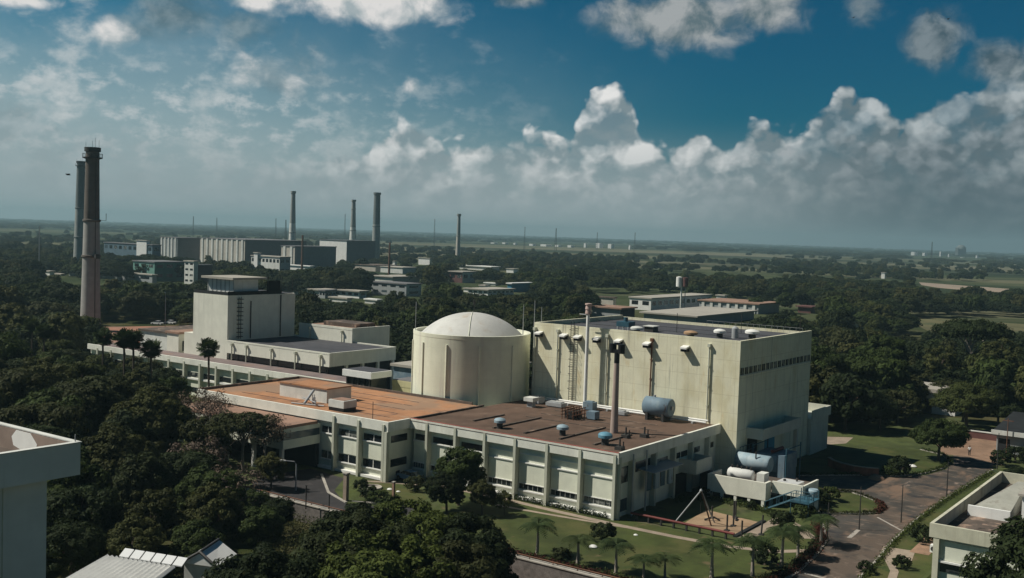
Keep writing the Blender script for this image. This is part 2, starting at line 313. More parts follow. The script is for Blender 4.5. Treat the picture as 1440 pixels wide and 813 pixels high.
# ------------------------------------------------------------------ mesh helpers
class MB:
    def __init__(s): s.v = []; s.f = []; s.sm = []; s.ch = []
    def add(s, vs, fs, smooth=False):
        o = len(s.v); s.ch.append((o, len(s.f), len(vs), len(fs))); s.v += [tuple(p) for p in vs]; s.f += [tuple(i+o for i in f) for f in fs]; s.sm += [smooth]*len(fs); return s
    def box(s, x0, x1, y0, y1, z0, z1):
        if x0 > x1: x0, x1 = x1, x0
        if y0 > y1: y0, y1 = y1, y0
        if z0 > z1: z0, z1 = z1, z0
        return s.add([(x0, y0, z0), (x1, y0, z0), (x1, y1, z0), (x0, y1, z0), (x0, y0, z1), (x1, y0, z1), (x1, y1, z1), (x0, y1, z1)],
              [(0, 3, 2, 1), (4, 5, 6, 7), (0, 1, 5, 4), (1, 2, 6, 5), (2, 3, 7, 6), (3, 0, 4, 7)])
    def prism(s, poly, z0, z1):
        a = sum(poly[i][0]*poly[(i+1) % len(poly)][1]-poly[(i+1) % len(poly)][0]*poly[i][1] for i in range(len(poly)))
        if a < 0: poly = poly[::-1]
        n = len(poly); vs = [(x, y, z0) for x, y in poly]+[(x, y, z1) for x, y in poly]
        return s.add(vs, [tuple(range(n-1, -1, -1)), tuple(range(n, 2*n))]+[(i, (i+1) % n, n+(i+1) % n, n+i) for i in range(n)])
    def tube(s, pts, rad, n=8, cap=True, smooth=True):
        pts = [Vector(p) for p in pts]; rads = rad if isinstance(rad, (list, tuple)) else [rad]*len(pts)
        vs = []; fs = []; k = len(pts)
        for i, p in enumerate(pts):
            t = (pts[min(i+1, k-1)]-pts[max(i-1, 0)]).normalized()
            a = t.orthogonal().normalized() if abs(t.z) < .95 else Vector((1, 0, 0)); a = (a - t*a.dot(t)).normalized(); b = t.cross(a)
            vs += [p+(a*math.cos(2*math.pi*j/n)+b*math.sin(2*math.pi*j/n))*rads[i] for j in range(n)]
        for i in range(k-1):
            fs += [(i*n+j, i*n+(j+1) % n, (i+1)*n+(j+1) % n, (i+1)*n+j) for j in range(n)]
        s.add(vs, fs, smooth)
        if cap: s.add(vs[:n], [tuple(range(n-1, -1, -1))]); s.add(vs[-n:], [tuple(range(n))])
        return s
    def lathe(s, prof, c=(0, 0, 0), n=24, smooth=True):                  # prof: (r, z) bottom to top
        segs = [[prof[0]]]
        for i in range(1, len(prof)):
            segs[-1].append(prof[i])
            if i < len(prof)-1:
                a = math.atan2(prof[i][1]-prof[i-1][1], prof[i][0]-prof[i-1][0]); b = math.atan2(prof[i+1][1]-prof[i][1], prof[i+1][0]-prof[i][0])
                if abs((b-a+math.pi) % (2*math.pi)-math.pi) > .6: segs.append([prof[i]])
        ring = lambda r, z: [(c[0]+r*math.cos(2*math.pi*j/n), c[1]+r*math.sin(2*math.pi*j/n), c[2]+z) for j in range(n)]
        for sg in segs:
            vs = []
            for r, z in sg: vs += ring(r, z)
            s.add(vs, [(i*n+j, i*n+(j+1) % n, (i+1)*n+(j+1) % n, (i+1)*n+j) for i in range(len(sg)-1) for j in range(n)], smooth)
        if prof[0][0] > 1e-3: s.add(ring(*prof[0]), [tuple(range(n-1, -1, -1))])
        if prof[-1][0] > 1e-3: s.add(ring(*prof[-1]), [tuple(range(n))])
        return s
    def quad(s, *p): return s.add(p, [tuple(range(len(p)))])
    def mesh(s, name, m, off=(0, 0, 0)):
        me = bpy.data.meshes.new(name); me.from_pydata([(a-off[0], b-off[1], c-off[2]) for a, b, c in s.v], [], s.f)
        me.polygons.foreach_set('use_smooth', s.sm); me.materials.append(m); me.update(); return me
def world0(o):
    p = Vector((0, 0, 0))
    while o is not None: p += o.location; o = o.parent
    return p
def part(name, mb, m, parent, label=None):
    o = bpy.data.objects.new(name, mb.mesh(name, m, world0(parent))); COL.objects.link(o); o.parent = parent
    if label: o['label'] = label
    return o
def parts(name, mb, m, parent):                                            # one part for each piece added to the mesh builder
    for (v0, f0, nv, nf) in mb.ch:
        q = MB().add(mb.v[v0:v0+nv], [tuple(i-v0 for i in f) for f in mb.f[f0:f0+nf]]); part(name, q, m, parent)
def thing(name, label, cat, loc, group=None):
    o = bpy.data.objects.new(name, None); COL.objects.link(o); o.location = loc; o.empty_display_size = .5
    o['label'] = label; o['category'] = cat
    if group: o['group'] = group
    return o
def solo(name, mb, m, label, cat, loc, group=None):
    o = bpy.data.objects.new(name, mb.mesh(name, m, loc)); COL.objects.link(o); o.location = loc; o['label'] = label; o['category'] = cat
    if group: o['group'] = group
    return o
def struct(name, mb, m, kind='structure'):
    o = bpy.data.objects.new(name, mb.mesh(name, m)); COL.objects.link(o); o['kind'] = kind; return o
def copy_tree(o, parent=None):
    c = o.copy(); COL.objects.link(c); c.parent = parent
    for ch in list(o.children): copy_tree(ch, c)
    return c
def dup(root, loc, rotz=0., sc=1., label=None, group=None):
    c = copy_tree(root); c.location = loc; c.rotation_euler = (0, 0, rotz); c.scale = (sc, sc, sc) if not isinstance(sc, tuple) else sc
    if label: c['label'] = label
    if group: c['group'] = group
    return c
def sheet(poly, z):                                                       # flat sheet as one n-gon
    a = sum(poly[i][0]*poly[(i+1) % len(poly)][1]-poly[(i+1) % len(poly)][0]*poly[i][1] for i in range(len(poly)))
    if a < 0: poly = poly[::-1]
    return MB().add([(x, y, z) for x, y in poly], [tuple(range(len(poly)))])
def pxp(*pts): return [tuple(at(*p)[:2]) for p in pts]

# ------------------------------------------------------------------ ground, water-less plain, haze
def ground_mat():
    m = bpy.data.materials.new('plain of fields and scrub'); m.use_nodes = True; N = NT(m.node_tree); bs = N.n['Principled BSDF']
    tc = X(N, N.node('ShaderNodeTexCoord').outputs['Object'])
    sp = N.node('ShaderNodeSeparateXYZ', {0: tc}); x, y, z = [X(N, o) for o in sp.outputs]
    d = N.m('SQRT', x*x + y*y)
    dep = x*math.cos(YAW) + y*math.sin(YAW); lat = x*math.sin(YAW) - y*math.cos(YAW)
    near = N.mix(N.step(.38, .62, N.noise(tc, .06, 6, .65)), (0.0320, 0.0426, 0.0150), (0.0906, 0.0799, 0.0405))
    fv = N.vec(lat/900., dep/210., 0.)                                     # long field strips
    f1 = N.noise(fv, 1.0, 5, .6); f2 = N.noise(N.vec(lat/2600., dep/500., 4.), 1.0, 4, .6); f3 = N.noise(N.vec(lat/160., dep/70., 9.), 1., 5, .65)
    green = N.mix(N.step(.35, .65, f3), (.036, .050, .024), (.078, .090, .046))
    fields = N.mix(N.step(.50, .62, f1)*.7, green, (0.1600, 0.1480, 0.0920))
    tanb = N.step(1150., 1500., dep)*N.step(3600., 2400., dep)*N.step(-900., -100., lat)*N.step(1700., 900., lat)
    fields = N.mix(tanb*N.step(.40, .52, N.noise(N.vec(lat/700., dep/260., 2.), 1., 5, .62))*.75, fields, (0.1920, 0.1720, 0.1200))
    forest = N.mix(f3, (0.0150, 0.0256, 0.0150), (0.0363, 0.0490, 0.0256))
    wood = N.step(.48, .58, f2)
    far = N.mix(wood*.85, fields, forest)
    far = N.mix(N.step(3300., 4300., dep)*.85, far, N.mix(N.step(.5, .62, N.noise(N.vec(lat/1500., dep/420., 7.), 1., 4)), forest, (0.0746, 0.0906, 0.0533)))
    c = N.mix(N.step(330., 620., d), near, far)
    N.put(bs.inputs['Base Color'], c); bs.inputs['Roughness'].default_value = 1; bs.inputs['Specular IOR Level'].default_value = 0
    return m
GM = ground_mat()
G = MB()
xs = [-11500, -400, 0, 96.7, 97.0, 400, 11500]; ys = [-11500, -300, 0, 118, 150, 400, 11500]
for j, yy in enumerate(ys):
    for i, xx in enumerate(xs): G.v.append((xx, yy, -2.2 if (i <= 3 and j <= 3) else 0.))
for j in range(len(ys)-1):
    for i in range(len(xs)-1):
        a = j*len(xs)+i; G.f.append((a, a+1, a+1+len(xs), a+len(xs))); G.sm.append(False)
struct('ground', G, GM)
HZ = MB().box(-11900, 11900, -11900, 11900, -3.2, 128)
hm = bpy.data.materials.new('haze'); hm.use_nodes = True; hn = NT(hm.node_tree)
hn.n.remove(hn.n['Principled BSDF'])
pv = hn.node('ShaderNodeVolumePrincipled', {'Color': (.47, .71, .79, 1), 'Density': 1.4e-4, 'Anisotropy': .15})
hn.l.new(pv.outputs[0], hn.n['Material Output'].inputs['Volume'])
struct('haze', HZ, hm, 'stuff').visible_shadow = True

# roads, yards, lawns and paths of the campus (each sheet a few millimetres above the one below)
struct('campus_yard', sheet([(97.05, 30), (240, 30), (240, 62), (205, 75), (205, 155), (140, 232), (118, 232), (100, 160), (97.05, 112)], .004), M['rough_grass'])
struct('lower_track', sheet([(84, 40), (96.6, 40), (96.6, 78), (84, 74)], -2.19), M['earth'])
struct('lower_road', sheet([(80, 38), (93.5, 44), (94.3, 74), (82, 72)], -2.18), M['asphalt'])
struct('lawn', sheet([(97.4, 84), (97.4, 46), (106, 42.5), (113, 41.8), (127.5, 43.3), (128, 49), (121, 50), (119.5, 53), (119.4, 66.5), (118, 84), (112, 90)], .012), M['lawn'])
struct('entrance_drive', sheet([(97.4, 112), (97.4, 86), (103, 88.6), (107.3, 89), (107.5, 92), (103.5, 91.5), (101, 98), (105, 104), (111, 108), (112, 116), (106, 117), (101, 116)], .016), M['yard'])
struct('garden_bed', sheet([(102.6, 98), (105.2, 91.6), (110.4, 91.8), (114.3, 97.8), (112.8, 101.5), (110, 104.8), (105.5, 103)], .012), M['lawn'])
road = [(107, 40.8), (113, 41.6), (120, 41.9), (128, 43.2), (136, 46.6), (140.3, 48.2), (142.8, 44.6), (145.5, 42.5), (149.5, 42.6), (152.5, 44.3), (154.8, 47.2),
        (156, 49.6), (154, 52.3), (152, 54.6), (160, 60), (168, 52), (170.5, 47.5), (176, 44.4), (183, 43.2), (190, 43.6), (197, 45.5), (205, 47), (205, 41), (196, 38.5), (188, 37.4), (173, 37.8), (160, 38.2), (145, 38.0), (133, 37.4), (124, 36.4), (112, 35.5), (104, 34.8)]
struct('road', sheet(road, .02), M['asphalt'])
struct('dirt_clearing', sheet([(196, 47), (204, 50), (222, 50), (226, 45), (216, 38.5), (200, 37.5), (194, 38.2), (197, 43)], .026), M['earth'])
struct('earth_patch', sheet([(187, 66.5), (197, 68), (200, 64), (193, 63)], .012), M['path'])
isl = [(140.5, 48.6), (143, 45), (145.6, 43), (149.3, 43.1), (152.1, 44.8), (154.2, 47.4), (155.2, 49.6), (153.4, 51.8), (151.5, 54.2), (146, 52.5)]
struct('island_lawn', sheet(isl, .05), M['lawn'])
bl = [(157.6, 61), (160.5, 59.5), (168.3, 52), (171, 48), (176.3, 45), (183, 43.8), (190, 44.2), (195, 46.8), (197, 51), (193, 58), (184, 61), (172, 63.5)]
struct('far_lawn', sheet(bl, .05), M['lawn'])
struct('verge_lawn', sheet([(104, 34.3), (112, 35.0), (124, 35.9), (133, 36.9), (145, 37.5), (160, 37.7), (173, 37.3), (186, 36.8), (186, 31.4), (104, 30.2)], .012), M['lawn'])
struct('terrace', sheet([(160, 262), (170, 236), (184, 226), (214, 255), (238, 285), (240, 306), (205, 322), (165, 290)], .03), mat('salmon paving', (.34, .165, .11), var=.2, sc=.2, fine=.2, patch=[((.22, .15, .12), .08, .5, .62, (1, 1, 1))]))
struct('terrace_path', sheet([(150, 300), (176, 290), (190, 318), (165, 330)], .036), M['path'])
def ribbon(pts, w):
    L = []; Rr = []
    P_ = [Vector((*p, 0)) for p in pts]
    for i, p in enumerate(P_):
        t = (P_[min(i+1, len(P_)-1)]-P_[max(i-1, 0)]).normalized(); n = Vector((-t.y, t.x, 0))
        L.append((p+n*w/2)[:2]); Rr.append((p-n*w/2)[:2])
    m = MB()
    return L, Rr
def strip(name, pts, w, z, m, thick=0.):
    L, Rr = ribbon(pts, w); mb = MB()
    for i in range(len(pts)-1):
        q = [L[i], Rr[i], Rr[i+1], L[i+1]]
        if thick: mb.prism(q, z, z+thick)
        else: mb.add([(x, y, z) for x, y in q], [(0, 1, 2, 3)])
    return struct(name, mb, m)
strip('front_path', [(117.0, 102), (117.2, 84), (116.7, 76), (116.4, 66), (116.6, 58), (117.2, 51.5), (119, 46.5), (122.2, 43.6)], 1.1, .03, M['path'])
strip('garden_path', [(113.9, 83), (114.6, 76), (115.4, 70), (116.2, 64.5)], .7, .036, M['path'])
strip('step_path', [(127.2, 45.3), (131, 48.2), (133, 50.5)], 1.8, .04, M['path'])
strip('side_path', [(158, 62), (152, 60.5), (145.5, 58.2)], 2.4, .03, M['path'])
struct('paved_apron', sheet([(150, 60.5), (158, 63), (166.5, 57), (168, 50.5), (165, 49.5), (156, 57.5), (152, 55.5)], .024), M['asphalt'])
strip('crossing_line', [(143.6, 42.2), (139.2, 37.9)], .3, .032, M['mark'])
strip('road_line', [(113.5, 41.0), (112.8, 35.8)], .5, .032, M['mark'])
strip('worn_marking', [(131, 41.8), (135.5, 42.1)], .55, .032, M['mark'])
strip('gate_slab', [(126, 34.8), (130.5, 35.6)], 3.6, .03, M['path'])
strip('gate_path', [(127.5, 36.4), (121, 33.4), (112, 31.6)], .9, .042, M['path'])
strip('house_apron', [(130, 33.2), (140, 33.6)], 2.2, .036, M['earth'])
strip('drive_kerb', [(101.2, 98), (103.5, 103.6), (107.3, 108.2), (110.4, 112)], .35, 0, M['kerb'], .14)
strip('bed_kerb', [(102.3, 98), (105.0, 91.3), (108.0, 91.2)], .35, 0, M['kerb'], .14)
strip('bed_walk', [(115.2, 97.8), (113.3, 102.2), (111.4, 105.2)], .7, .03, M['path'])
strip('island_kerb', isl + [isl[0]], .4, 0, M['kerb'], .16)
strip('far_lawn_kerb', bl[1:9], .4, 0, M['kerb'], .16)
strip('verge_kerb', [(104, 34.6), (112, 35.3), (124, 36.2), (133, 37.2), (145, 37.8), (160, 38.0), (173, 37.6), (188, 37.2)], .3, 0, M['kerb'], .14)
strip('lawn_kerb', [(106, 41.8), (113, 41.5), (121, 42.3), (128, 43.5), (135, 46.6)], .35, 0, M['kerb'], .14)
# sand court
struct('sand_court', sheet([(122.2, 53.0), (130.2, 53.2), (131.2, 61.0), (123.2, 60.2)], .02), M['sand'])
strip('sand_kerb', [(121.5, 52.6), (131.0, 52.8)], .5, 0, M['void'], .22)
strip('sand_walk', [(121.5, 51.5), (134, 51.7)], 1.7, .024, M['path'])
struct('far_dirt_strip', sheet([tuple(at(*p)[:2]) for p in ((1292, 397), (1440, 408), (1500, 414), (1500, 421), (1440, 415), (1320, 405), (1296, 401))], .05), mat('pale dirt', (.30, .235, .18), var=.2, sc=.05))
struct('clearing', sheet([tuple(at(*p)[:2]) for p in ((1290, 446), (1380, 452), (1470, 458), (1470, 474), (1400, 470), (1310, 468), (1285, 456))], .05), mat('dry grass clearing', (.115, .105, .05), var=.3, sc=.06, patch=[((.06, .075, .03), .05, .5, .62, (1, 1, 1))]))

# ------------------------------------------------------------------ main hall
def box_part(name, m, par, *b, label=None): return part(name, MB().box(*b), m, par, label)
hall = thing('reactor_hall', 'tall cream concrete hall beside the dome, thin window strip high on its shaded side', 'hall', (162.9, 83, 0))
HX, HY0, HY1, HX1, HZT = 148.3, 64.65, 101.5, 177.5, 21.2
w = MB(); w.box(HX, HX1, HY0, HY1, 0, 20.3)
part('wall', w, M['hall'], hall)
pp = MB(); pp.box(HX-.003, HX+.35, HY0-.003, HY1, 20.3, HZT); pp.box(HX+.35, HX1, HY0-.003, HY0+.35, 20.3, HZT)
pp.box(HX1-.35, HX1+.003, HY0+.35, HY1, 20.3, HZT-.3); pp.box(HX+.35, HX1-.35, HY1-.35, HY1+.003, 20.3, HZT)
part('parapet', pp, M['hall'], hall)
r_ = MB().box(HX+.35, HX1-.35, HY0+.35, HY1-.35, 20.3, 20.45)
for k in range(3): r_.box(HX+6+k*7, HX+6.25+k*7, HY0+.4, HY1-.4, 20.45, 20.55)
part('roof', r_, M['dark'], hall)
for yy in (101.2, 96.6, 87.2, 79.2, 69.5):
    z0 = 9 if yy > 66 else 0
    dp = MB().tube([(HX-.22, yy, z0), (HX-.22, yy, 19.9)], .13, 8); dp.box(HX-.5, HX, yy-.22, yy+.22, 19.9, 20.4)
    for zz in (11, 14, 17): dp.box(HX-.36, HX, yy-.17, yy+.17, zz, zz+.12)
    part('downpipe', dp, M['rustdk'] if yy == 79.2 else M['pil'], hall)
for yy in (100.2, 95.3, 92.6, 89.0, 85.0, 79.9, 66.8+6.6):
    hd = MB(); hd.add([(HX, yy-.55, 19.8), (HX-1.15, yy-.55, 19.55), (HX-1.15, yy+.55, 19.55), (HX, yy+.55, 19.8), (HX, yy-.55, 19.55), (HX-1.15, yy-.55, 19.3), (HX-1.15, yy+.55, 19.3), (HX, yy+.55, 19.55)],
        [(0, 1, 2, 3), (7, 6, 5, 4), (0, 4, 5, 1), (1, 5, 6, 2), (2, 6, 7, 3)])
    h = part('vent_hood', hd, M['white'], hall)
    part('vent_mouth', MB().box(HX-1.0, HX-.001, yy-.48, yy+.48, 18.9, 19.45), M['black'], h)
ld = MB()
for s in (-.3, .3): ld.tube([(HX-.35, 93.7+s, 9), (HX-.35, 93.7+s, 21.9)], .05, 6)
for k in range(34): ld.tube([(HX-.35, 93.4, 9.3+k*.37), (HX-.35, 94.0, 9.3+k*.37)], .035, 5)
for k in range(9): ld.tube([(HX-.35+ -.7*math.sin(math.pi*q/6), 93.7-.4*math.cos(math.pi*q/6), 11+k*1.2) for q in range(7)], .035, 5)
part('ladder', ld, M['steel'], hall)
for k in range(18):                                                       # the strip of small windows high on the shaded side
    x0 = HX+.35+k*1.6
    if x0 > HX1-1.3: break
    wd = part('window', MB().box(x0, x0+1.15, HY0-.05, HY0+.02, 16.15, 17.15), M['glass'], hall)
    part('window_frame', MB().box(x0+.53, x0+.62, HY0-.08, HY0-.03, 16.15, 17.15), M['frame'], wd)
part('window_sill', MB().box(HX+.2, HX1-.2, HY0-.12, HY0-.002, 15.95, 16.1), M['hallshade'], hall)
cn = MB().box(151.7, 167.0, 61.9, HY0-.002, 6.4, 6.6); cn.box(151.7, 167.0, 61.9, 62.15, 6.6, 8.0); cn.box(151.7, 151.95, 62.15, HY0-.002, 6.6, 8.0); cn.box(166.75, 167.0, 62.15, HY0-.002, 6.6, 8.0)
part('canopy', cn, M['hallshade'], hall)
part('door', MB().box(159, 163, HY0-.06, HY0+.02, 0, 6.3), M['bluewall'], hall, 'blue grey roller door under the canopy')
part('door', MB().box(152.3, 156, HY0-.06, HY0+.02, 0, 6.2), M['void'], hall, 'dark open doorway under the canopy')
part('pillar', MB().box(166.2, 166.8, 62.2, 62.8, 0, 6.4), M['hallshade'], hall)
ex = MB().box(177.6, 186.0, HY0-.6, HY0+9, 0, 6.0); part('side_wing', ex, M['hallshade'], hall)
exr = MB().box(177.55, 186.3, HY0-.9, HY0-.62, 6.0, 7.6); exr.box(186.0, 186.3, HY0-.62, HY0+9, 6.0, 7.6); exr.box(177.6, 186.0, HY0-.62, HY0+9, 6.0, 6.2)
part('wing_parapet', exr, M['hallshade'], hall)

# ------------------------------------------------------------------ dome building
dome = thing('containment_dome', 'round cream drum with a white shallow dome roof, left of the tall hall', 'dome building', (145.9, 112.7, 0))
DC = (145.9, 112.7, 0); DR = 10.0
part('drum_wall', MB().lathe([(DR, 0), (DR, 18.35), (DR+.03, 18.38), (DR+.03, 18.95), (DR-.45, 18.95), (DR-.45, 18.3)], DC, 96), M['drum'], dome)
prof = [(DR-.45, 18.3)]
rr = 8.7; hh = 3.7; RR = (rr*rr+hh*hh)/(2*hh)
for k in range(0, 17):
    a = math.asin(rr/RR)*(1-k/16); prof.append((RR*math.sin(a), 18.45+hh-RR*(1-math.cos(a))))
part('dome_roof', MB().lathe(prof, DC, 96), M['dome'], dome)
sm_ = MB(); a0 = R(180+38-4)
pts = []
for k in range(0, 13):
    a = math.asin(rr/RR)*(1-k/12.); q = RR*math.sin(a)+.02; pts.append((DC[0]+q*math.cos(a0), DC[1]+q*math.sin(a0), 18.5+hh-RR*(1-math.cos(a))))
sm_.tube(pts, .06, 5); part('dome_seam', sm_, M['drum'], dome)
for dg in (165, 194, 225, 260, 138):
    a = R(dg); c, s = math.cos(a), math.sin(a); px_, py_ = DC[0]+(DR+.08)*c, DC[1]+(DR+.08)*s
    mb = MB().tube([(px_, py_, .2), (px_, py_, 17.4)], .15, 8); part('buttress_pipe', mb, M['drum'], dome)
for dg, hgt, rad in ((140, 4.9, .05),):
    a = R(dg); x, y = DC[0]+(DR-.2)*math.cos(a), DC[1]+(DR-.2)*math.sin(a)
    part('lightning_rod', MB().tube([(x, y, 18.9), (x, y, 18.9+hgt)], rad, 6), M['galv'], dome)
tf = MB().tube([(DC[0]+3, DC[1]+2, 22), (DC[0]+3, DC[1]+2, 24.2)], .05, 6); tf.box(DC[0]+2.7, DC[0]+3.3, DC[1]+1.95, DC[1]+2.05, 23.2, 24.0); part('apex_aerial', tf, M['steel'], dome)
for k, (x, y, h_) in enumerate(((149.5, 104.6, 23.9), (151.2, 103.5, 24.6), (152.3, 102.8, 23.5))):
    solo('lightning_mast', MB().tube([(x, y, 0), (x, y, 12), (x, y, h_)], [.16, .13, .05], 8), M['galv'],
         ['thin grey mast just right of the dome, leftmost of a trio', 'tallest thin mast of the trio right of the dome', 'thin grey mast right of the dome, rightmost of a trio'][k], 'mast', (x, y, 0), 'masts between dome and hall')

# ------------------------------------------------------------------ brown-roofed annex and orange-roofed block
FX = 118.9
ann = thing('brown_roof_annex', 'two storey pale green annex with a flat brown roof in front of the tall hall', 'building', (133, 85, 0))
w = MB().box(FX, HX-.003, 67.9, 101.9, 0, 7.2); part('wall', w, M['annex'], ann)
rf = MB().box(118.0, HX-.004, 67.4, 101.9, 8.30, 8.34)
part('roof', rf, M['brown'], ann)
rb = MB()
for k, yy in enumerate((95.0, 89.6, 84.2, 78.4, 73.0)):
    rb.box(121.5 if k else 124, 131.5+2*(k % 2), yy-.16, yy+.16, 8.345, 8.55)
for k in range(3): rb.box(133+k*4, 133.2+k*4, 70+k*2, 92, 8.345, 8.42)
parts('roof_ridge', rb, M['dirtyroof'], ann)
pa = MB().box(118.05, 118.45, 67.2, 101.95, 7.2, 8.6); pa.box(118.45, HX-.004, 67.2, 67.6, 7.2, 8.6)
part('parapet', pa, M['band'], ann)
part('coping', MB().box(118.06, 118.4, 67.25, 101.9, 8.6, 8.66), M['redw'], ann)
PY = [67.7+5.18*k for k in range(7)]
for yy in PY: part('pilaster', MB().box(117.9, FX, yy-.2, yy+.2, 0, 8.25), M['pil'], ann)
for k in range(len(PY)):
    y0 = PY[k]+.24; y1 = (PY[k+1]-.24) if k < 6 else 101.9
    part('window', MB().box(FX-.05, FX+.02, y0+.15, y1-.1, 1.45, 2.2), M['glass'], ann)
    fr = MB()
    for q in range(1, 6): fr.box(FX-.09, FX-.045, y0+(y1-y0)*q/6-.03, y0+(y1-y0)*q/6+.03, 1.45, 2.2)
    parts('mullion', fr, M['frame'], ann)
    lb = MB()
    if k < 4:
        lb.box(FX-.28, FX-.002, y0, y1, 5.0, 5.14); lb.box(FX-.18, FX-.002, y0, y1, 6.2, 6.3)
        part('panel', MB().box(FX-.14, FX-.003, y0+.25, y1-.05, 2.3, 4.95), M['annex'], ann)
    else:
        part('window', MB().box(FX-.05, FX+.02, y0+.2, y1-.3, 5.5, 6.35), M['glass'], ann)
        lb.box(FX-.22, FX-.002, y0, y1, 5.3, 5.42)
    lb.box(FX-.35, FX-.002, y0, y1, 1.18, 1.34); lb.box(FX-.22, FX-.002, y0, y1, 2.2, 2.3)
    parts('ledge', lb, M['white'], ann)
    part('planter', MB().box(FX-.7, FX-.004, y0, y1, .1, .5), M['white'], ann)
# shaded right side of the annex (faces -Y)
SY = 67.9
for x in (118.6, 122.2, 128.2, 133.8, 139.2, 144.6): part('pilaster', MB().box(x-.22, x+.22, 67.15, SY, 0, 8.0 if x < 120 else 7.25), M['pil'], ann)
for x0, x1 in ((134.4, 136.6), (136.9, 138.8), (140.2, 142.8), (145.3, 147.4), (129, 132.8)):
    part('window', MB().box(x0, x1, SY-.05, SY+.02, 5.2, 6.0), M['glass'], ann)
part('window', MB().box(119.2, 121.8, SY-.05, SY+.02, 4.3, 6.4), M['glass'], ann); part('window', MB().box(119.2, 121.8, SY-.05, SY+.02, .6, 2.2), M['glass'], ann)
part('window', MB().box(122.6, 127.8, SY-.05, SY+.02, 5.2, 6.5), M['glass'], ann)
bx = MB().box(136.4, 141.4, 65.2, SY-.002, 3.2, 3.4); bx.box(136.4, 141.4, 65.2, 65.4, 3.4, 5.1); bx.box(136.4, 136.6, 65.4, SY-.002, 3.4, 5.1); bx.box(141.2, 141.4, 65.4, SY-.002, 3.4, 5.1)
part('balcony', bx, M['hallshade'], ann)
aw = MB().add([(124.6, 65.4, 5.3), (132.8, 65.4, 5.3), (132.8, SY, 5.55), (124.6, SY, 5.55), (124.6, 65.4, 5.22), (132.8, 65.4, 5.22), (132.8, SY, 5.47), (124.6, SY, 5.47)], [(0, 1, 2, 3), (7, 6, 5, 4), (0, 4, 5, 1), (1, 5, 6, 2), (3, 2, 6, 7), (0, 3, 7, 4)])
part('awning', aw, M['galv'], ann)
for k in range(4): part('shutter', MB().box(125.2+k*1.9, 126.4+k*1.9, SY-1.1-.2*(k % 2), SY-1.0, 2.6, 5.1), M['pblue'] if k % 2 else M['blue'], ann)
part('void_bay', MB().box(134.2, 139, SY-.03, SY+.02, 0, 3.0), M['void'], ann)
dpx = MB()
for x in (121.4, 125.0): dpx.tube([(x, 66.9, 0), (x, 66.9, 8.1)], .12, 6)
part('downpipe', dpx, M['galv'], ann)

ora = thing('orange_roof_block', 'long two storey block with a weathered terracotta orange roof, left of the brown roof', 'building', (124, 123, 0))
OX = 114.0
part('wall', MB().box(OX, 135.3, 102.5, 143.6, 0, 7.2), M['annex'], ora)
part('roof', MB().box(113.4, 135.6, 102.1, 144.0, 8.30, 8.36), M['orange'], ora)
pa = MB().box(113.3, 113.7, 101.96, 144.1, 7.2, 8.6); pa.box(113.7, 118.04, 101.96, 102.3, 7.2, 8.6); part('parapet', pa, M['band'], ora)
kb = MB().box(113.7, 135.8, 143.8, 144.15, 7.2, 8.75); kb.box(135.5, 135.8, 104.3, 143.8, 7.2, 8.75); kb.box(118.46, 135.8, 101.98, 102.3, 8.37, 8.62)
part('roof_kerb', kb, M['dirtyroof'], ora)
cx = MB()
for k in range(6): cx.box(114+k*3.4, 114.12+k*3.4, 104+k*1.5, 140-k*2, 8.365, 8.41)
parts('roof_ridge', cx, M['dirtyroof'], ora)
for k, yy in enumerate((102.75, 107.6, 112.6)): part('pilaster', MB().box(113.08, OX, yy-.2, yy+.2, 0, 8.2), M['pil'], ora)
part('pilaster', MB().box(113.1, 113.7, 102.0, 102.5, 0, 7.2), M['pil'], ora)
for y0, y1 in ((103.1, 107.3), (107.95, 112.3), (112.95, 115.8)):
    for z0, z1 in ((5.35, 6.3), (1.5, 2.6)):
        wd = part('window', MB().box(OX-.05, OX+.02, y0+.1, y1-.1, z0, z1), M['glass'], ora)
        fr = MB().box(OX-.08, OX-.045, (y0+y1)/2-.05, (y0+y1)/2+.05, z0, z1); fr.box(OX-.3, OX-.003, y0, y1, z0-.16, z0-.02); parts('window_bar', fr, M['white'], wd)
    part('planter', MB().box(OX-.7, OX-.004, y0, y1, .1, .45), M['white'], ora)
    part('panel', MB().box(OX-.12, OX-.003, y0+.1, y1-.1, 2.75, 5.1), M['annex'], ora)
for z0, z1, a, b in ((5.4, 6.4, 114.6, 118.0), (1.9, 3.0, 114.6, 118.0), (.6, 1.2, 115.8, 116.6)):
    part('window', MB().box(a, b, 102.44, 102.52, z0, z1), M['glass'], ora)
ph = thing('roof_penthouse', 'low cream plant room standing on the orange roof', 'plant room', (121.5, 126, 8.36))
part('wall', MB().box(119.6, 125.0, 120.6, 131.3, 8.362, 10.5), M['offw'], ph); part('roof', MB().box(119.4, 125.2, 120.4, 131.5, 10.5, 10.7), M['orange'], ph)
hv = thing('rooftop_cabinet', 'small white louvred cabinet on the orange roof near its front edge', 'air unit', (116.6, 116, 8.36))
part('cabinet_body', MB().box(115.6, 118.4, 113.0, 116.2, 8.9, 10.0), M['offw'], hv); part('louvre', MB().box(115.65, 118.3, 113.05, 116.15, 8.362, 8.9), M['black'], hv); part('lid', MB().box(115.9, 118.2, 113.3, 115.9, 10.0, 10.06), M['pink'], hv)
fr = thing('duct_cluster', 'jumble of grey pipes beside the plant room on the orange roof', 'pipes', (116.8, 122.5, 8.36))
mb = MB()
for k in range(5): mb.tube([(116.2+.5*k, 119.5+.7*k, 8.36), (116.2+.5*k, 119.5+.7*k, 9.4+.3*(k % 3))], .07, 6)
